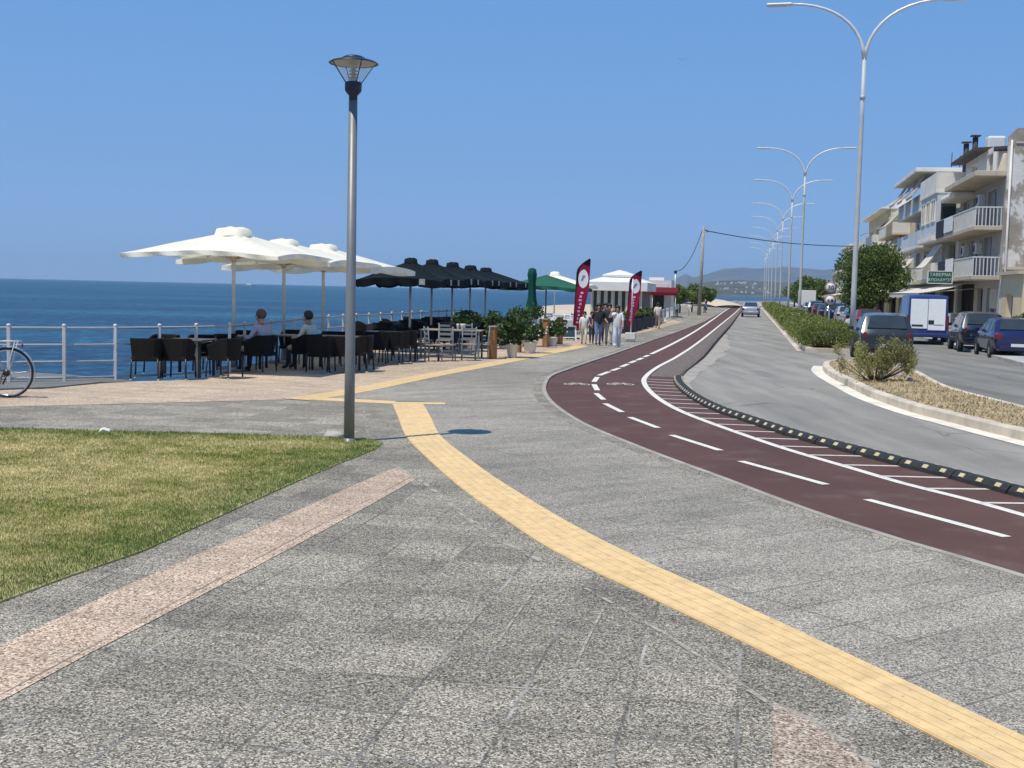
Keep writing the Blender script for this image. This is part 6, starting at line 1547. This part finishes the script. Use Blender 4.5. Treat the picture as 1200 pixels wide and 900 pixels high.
# far bay
for z, st in ((7.5, 'solid'), (5.25, 'solid'), (3.0, 'bars')): B.balcony(.1, x1-.2, z, 1.25, st, M['pl_blue'] if st == 'solid' else M['white_metal'], M['pl_white'], h=.88)
B.box('roof_slab', (x1/2-.1, .2, 9.85), (x1-.2, 3.6, .25), M['pl_white'], .03)
B.wall(.6, x1-.6, 9.15, 9.72, M['pl_white'], 1.2, 6, name='attic')
B.awning(.5, x1*.3, 9.65, .9, 1.25, M['striped'], y=-1.0); B.awning(x1*.36, x1*.6, 9.65, .8, 1.3, M['striped'], y=-1.0); B.awning(x1*.68, x1-.6, 9.65, .7, 1.35, M['striped'], y=-1.0); B.awning(1.0, 3.6, 5.0, 1.0, 1.3, M['awn_white'], y=-.8); B.awning(6.2, 8.9, 5.0, 1.0, 1.3, M['awn_white'], y=-.8); B.awning(7.5, x1-.5, 2.9, 1.2, .5, M['awn_cream'])
for X, h_ in ((1.5, 2.2), (5.0, 1.6), (x2+.3, 1.9), (W-1.2, 2.1)):
    z0 = 9.9 if X < x1 else (8.9 if X < W-3 else 9.6); b = MB(); b.tube([(X, 2, z0), (X, 2, z0+h_)], .025, 5)
    for k in range(4): b.tube([(X-.35, 2, z0+h_-.15*k-.1), (X+.35, 2, z0+h_-.15*k-.1)], .012, 4)
    b.build('antenna', M['trim'], B.t)
for X, z in ((x2+3.2, 4.5), (x2+7, 6.9), (x2+6.9, 4.5), (4.2, 6.8), (8.2, 4.6)):
    b = MB(); b.box((X, -.16, z), (.8, .3, .55), bev=.02); o_ = b.build('air_conditioner', M['white_plastic'], B.t); b = MB(); b.lathe([(.2, -.01), (.2, .01)], 16, M=Matrix.Translation((X-.12, -.315, z)) @ Matrix.Rotation(PI/2, 4, 'X')); b.build('fan_grille', M['trim'], o_)
# big shop awning of the tavern
B.awning(B.x(85), B.x(60.5), 2.95, 2.9, .75, M['awn_white'], val=.28, name='shop_awning')
# tavern sign above it
p = AT(1101.5, 325, 60.2); sg = thing('tavern_sign', 'green sign with white Greek lettering above the big white awning', 'sign', (p.x, 60.2, p.z), rad(-8), scale=.93)
b = MB(); b.box((0, 0, 0), (1.22, .10, .62), bev=.01); bo = b.build('panel', simple('sign green', (.008, .12, .075), .5, .05), sg)
b = MB()
for z in (-.33, .33): b.box((0, -.0, z), (1.30, .12, .05))
for x in (-.635, .635): b.box((x, -.0, 0), (.05, .12, .62))
b.build('frame', M['white_plastic'], sg)
text_mesh('lettering', 'ΤΑΒΕΡΝΑ', .24, M['emblem'], bo, Matrix.Translation((0, -.058, .13)) @ RX); text_mesh('lettering', 'ΑΠΟΛΑΥΣΙΣ', .215, M['emblem'], bo, Matrix.Translation((0, -.058, -.15)) @ RX)
b = MB(); b.box((.3, .5, -.25), (.05, 1.0, .05)); b.box((-.3, .5, -.25), (.05, 1.0, .05)); b.build('bracket', M['trim'], sg)
# --- low annex in front of the end wall
A = House('low cream annex with a barred window in front of the peeling end wall', 50.6, 55.0, .05, 'annex')
A.wall(0, A.W, .04, 3.05, M['pl_cream'], 0, 7, holes=[(1.2, 2.6, .9, 2.2)])
b = MB(); b.box((A.W/2, 3.4, 3.12), (A.W+.3, 7.3, .14)); b.build('roof', M['pl_beige'], A.t)
b = MB(); b.box((A.W+.01, 1.15, 1.75), (.06, 1.15, 1.25)); fr = b.build('window', M['pl_white'], A.t); b = MB(); b.box((A.W+.045, 1.15, 1.75), (.02, .98, 1.08)); b.build('pane', M['glass_dark'], fr)
b = MB()
for k in range(6): b.box((A.W+.07, .70+.18*k, 1.75), (.02, .025, 1.1))
for k in range(3): b.box((A.W+.072, 1.15, 1.35+.4*k), (.022, 1.0, .025))
b.build('window_grille', simple('rusty grille', (.12, .04, .03), .7, .2), fr)
p = AT(1197, 384, 47.5); p.z = .04; tree('oleander_bush', 'small green bush at the right edge in front of the cream annex', p, 1.4, 1.0, .2, M['pot_leaf'], 900, .06, 8, cat='bush', seed=77, trunk_r=.03)
# --- cream apartment house
C1 = House('cream apartment house with rounded balconies and slanting awnings behind the pine tree', 88.2, 104, .25)
w = C1.W
C1.wall(0, w, .04, 9.3, M['pl_cream'], 0, 9, holes=[(1, 6, .3, 2.5, 'dark'), (8, 14, .3, 2.5, 'dark'), (1.5, 4, 3.2, 5.1, 'door'), (8, 11, 3.2, 5.1), (1.5, 4, 5.5, 7.3), (8, 11, 5.5, 7.3, 'door'), (12, 14.5, 5.5, 7.3, 'dark'), (4, 8, 7.6, 8.9), (11, 13.5, 7.8, 8.9, 'dark')])
for z, a_, c_ in ((3.0, 1, 13.5), (5.25, 1, 13.8), (7.4, 3, 13.5)): C1.balcony(a_, c_, z, 1.3, 'solid' if z > 6 else 'bars', M['pl_white'], M['pl_cream'], h=.85)
C1.box('roof_slab', (w/2, 4.2, 9.4), (w, 8.9, .2), M['pl_white'])
C1.wall(0, w*.62, 9.5, 9.98, M['pl_white'], .1, 6, name='parapet')
C1.awning(9, 13.4, 7.2, 1.0, 1.4, M['awn_cream'], y=-.7); C1.awning(3, 6.6, 7.2, 1.0, 1.35, M['awn_white'], y=-.7); C1.awning(9, 13, 5.1, 1.0, 1.3, M['awn_white'], y=-.7); C1.awning(8.5, 13, 9.2, 1.1, 1.3, M['awn_cream'], y=-.7); C1.awning(0, w, 2.75, 2.4, .5, M['awn_white'], name='shop_awning')
C2 = House('taller white and cream apartment house left of the rounded balconies', 104.3, 124, .15); w = C2.W
C2.wall(0, w, .04, 11.2, M['pl_cream'], 0, 9, holes=[(1, 8, .3, 2.5, 'dark'), (10, 18, .3, 2.5, 'dark')]+[(x0_, x0_+2.4, z0_, z0_+1.8, k_) for z0_ in (3.2, 5.6, 8.0) for x0_, k_ in ((2, 'door'), (8, 'window'), (14, 'dark'))])
for z in (3.0, 5.4, 7.8): C2.balcony(1, 19, z, 1.3, 'solid', M['pl_white'], M['pl_white'], h=.85)
C2.box('roof_slab', (w/2, 4, 11.28), (w+.2, 9.6, .16), M['pl_white']); C2.wall(1, w-1, 11.36, 12.3, M['pl_white'], .6, 5, name='penthouse')
C2.awning(2, 8, 7.5, 1.8, 1.2, M['awn_cream']); C2.awning(12, 18, 10.1, 1.8, 1.2, M['awn_white']); C2.awning(0, w, 2.75, 2.2, .5, M['awn_cream'], name='shop_awning')
C1.t.scale = (1, 1, .93); C2.t.scale = (1, 1, .86)
D1 = House('narrow white house with a dark iron balcony at the far end of the street', 140, 156, 0); w = D1.W
D1.wall(0, w, .04, 7.9, M['pl_white'], 0, 8, holes=[(1, 6, .3, 2.4, 'dark'), (8, 14, .3, 2.4, 'dark')]+[(x0_, x0_+2.2, z0_, z0_+1.6, k_) for z0_ in (3.1, 5.4) for x0_, k_ in ((2, 'window'), (7, 'dark'), (12, 'shutter'))])
for z, m_ in ((5.2, M['black_metal']), (2.9, M['white_metal'])): D1.balcony(1, 14, z, 1.2, 'bars', m_, M['pl_white'])
D1.box('roof_slab', (w/2, 3.6, 8.0), (w+.2, 8.4, .2), M['pl_white']); D1.box('chimney', (w-2, 2, 8.9), (.7, .7, 1.7), M['pl_white']); D1.box('chimney', (4, 2, 8.6), (.5, .5, 1.0), M['roof_dark']); D1.awning(0, w, 2.6, 2.6, .6, M['awn_white'], name='shop_awning')
D2 = House('low white shop house with cream awnings between the far houses', 125, 139.5, -.3); w = D2.W
D2.wall(0, w, .04, 5.2, M['pl_white'], 0, 8, holes=[(1, 6, .3, 2.4, 'dark'), (8, 14, .3, 2.4, 'dark'), (2, 4, 3.1, 4.7), (7, 9, 3.1, 4.7, 'shutter'), (11, 13, 3.1, 4.7)]); D2.box('roof_slab', (w/2, 4, 5.3), (w+.2, 8.5, .18), M['pl_white']); D2.awning(0, w, 2.7, 2.8, .6, M['awn_white'], name='shop_awning'); D2.balcony(1, 13, 2.95, 1.1, 'bars', M['white_metal'])
E1 = House('low pale house half hidden by dark trees farthest down the street', 158, 185, .5); w = E1.W
E1.wall(0, w, .04, 5.2, M['pl_beige'], 0, 8, holes=[(2+6*i, 4+6*i, 1, 2.4) for i in range(4)]+[(2+6*i, 4+6*i, 3.2, 4.6) for i in range(4)]); E1.box('roof_slab', (w/2, 4, 5.3), (w+.2, 8.5, .2), M['pl_beige'])
# trees
def onfoot(px, d): p = AT(px, 350, d); return Vector((p.x, d, .04))
tree('pine_tree', 'dense round pine tree on the footway before the cream apartment house', onfoot(1019, 76), 4.75, 4.7, 1.25, M['pine'], 17000, .085, 34, seed=3, trunk_r=.16, flat=.8)
for i, (px, d, h, w_, lab) in enumerate([(942, 176, 3.9, 4.2, 'dark round tree farthest left behind the white box truck'), (953, 168, 4.6, 4.6, 'dark round tree behind the white box truck'), (962, 160, 3.6, 3.6, 'dark low tree right of the white box truck'), (931, 215, 3.6, 4.8, 'dark far tree behind the second street light')]):
    tree('broadleaf_tree', lab, onfoot(px, d), h, w_, .8, M['pine'], 2400, .17, 14, 'dark trees at the far end of the street', seed=50+i)

# ------------------------------------------------------------------ far shore
def hill(name, m, prof, y, depth, seed, base=-2, fine=1.0):
    """prof: (photo x, photo y of the ridge) surveyed at distance y"""
    r_ = np.random.default_rng(seed); xs = np.linspace(prof[0][0], prof[-1][0], 220); ys = np.interp(xs, [p[0] for p in prof], [p[1] for p in prof])
    jit = np.convolve(r_.normal(0, .8*fine, 240), np.ones(7)/7, 'same')[:220]; V = []; R_ = 16
    top = [AT(x, yy+j, y) for x, yy, j in zip(xs, ys, jit)]
    nz = np.array([np.convolve(r_.normal(0, 1, 240), np.ones(9)/9, 'same')[:220] for _ in range(R_+1)])
    for k in range(R_+1):
        u = k/R_
        for i, p in enumerate(top):
            sc = 1-depth*(1-u)/y; V.append((p.x*sc, y-depth*(1-u), base+(p.z-base)*(u**.8)*(1+.25*nz[k][i]*u*(1-u))))
    for i, p in enumerate(top): V.append((p.x*1.05, y+depth, base))
    n = 220; b = MB(); b.add(V, [(k*n+i, k*n+i+1, (k+1)*n+i+1, (k+1)*n+i) for k in range(R_+1) for i in range(n-1)], 0, True)
    return tag(b.build(name, m), kind='structure')
def hill_mat(name, a, c, sc):
    t = NT(name); p = t.pos(); return t.out(t.ramp(t.noise(p, sc, 5, .65), [(.35, a), (.65, c)]), .95, Specular_IOR_Level=.1)
hill('far_mountains', hill_mat('far mountain slope', (.05, .055, .045), (.15, .13, .10), .006), [(700, 347), (752, 339), (775, 332), (788, 328.5), (797, 323.5), (804, 321), (812, 325), (830, 321), (848, 314.5), (870, 313.5), (892, 315), (915, 313), (940, 314), (965, 316), (990, 314), (1020, 318), (1100, 330), (1250, 345)], 6800, 1500, 4)
hill('coastal_hills', hill_mat('scrub hills', (.030, .042, .022), (.13, .115, .07), .02), [(690, 346.5), (770, 343), (790, 338), (812, 333.5), (835, 330), (858, 328.5), (890, 329.5), (915, 331), (945, 330), (970, 333), (1010, 338), (1100, 348)], 2900, 700, 5)
M['far_house'] = simple('far white houses', (.62, .58, .52), .8, .1, .02)
r_ = random.Random(3); k = 0
places = ['along the upper slope', 'on the lower slope', 'near the shore']
hb_ = []
for i in range(44):
    px = r_.uniform(838, 886) if i < 30 else r_.uniform(830, 905); row_ = 0 if i < 26 else (1 if i < 36 else 2)
    py = (331.5+r_.uniform(-1.2, 2.2)) if row_ == 0 else (337+r_.uniform(-1, 2) if row_ == 1 else 342+r_.uniform(-.8, .8))
    d = {0: 2640, 1: 2420, 2: 2250}[row_]+r_.uniform(-30, 30); p = AT(px, py, d); w_ = r_.uniform(1.4, 4.6); h_ = r_.uniform(.8, 2.0)
    hb = MB(); hb.box((0, 0, -1), (w_, 5, h_+2)); hb.prism([(-w_/2-.2, h_/2), (w_/2+.2, h_/2), (0, h_/2+.7)], 'y', -2.6, 2.6)
    o = hb.build('far_house', M['far_house'], loc=p); tag(o, 'tiny white house of the village scattered on the coastal hills across the bay', 'house', 'white village houses on the far hills')
# ------------------------------------------------------------------ air
hz = MB(); hz.box((0, 0, 0), (1, 1, 1)); hm = bpy.data.materials.new('summer haze'); hm.use_nodes = True; nt = hm.node_tree
for n in list(nt.nodes):
    if n.type == 'BSDF_PRINCIPLED': nt.nodes.remove(n)
pvn = nt.nodes.new('ShaderNodeVolumePrincipled'); pvn.inputs['Color'].default_value = (.52, .76, 1.0, 1); pvn.inputs['Density'].default_value = 1.2e-4; pvn.inputs['Anisotropy'].default_value = .1
nt.links.new(pvn.outputs[0], [n for n in nt.nodes if n.type == 'OUTPUT_MATERIAL'][0].inputs['Volume'])
ho = hz.build('haze', hm); ho.scale = (19000, 14200, 218); ho.location = (-1000, 3600, 101); tag(ho, kind='stuff')
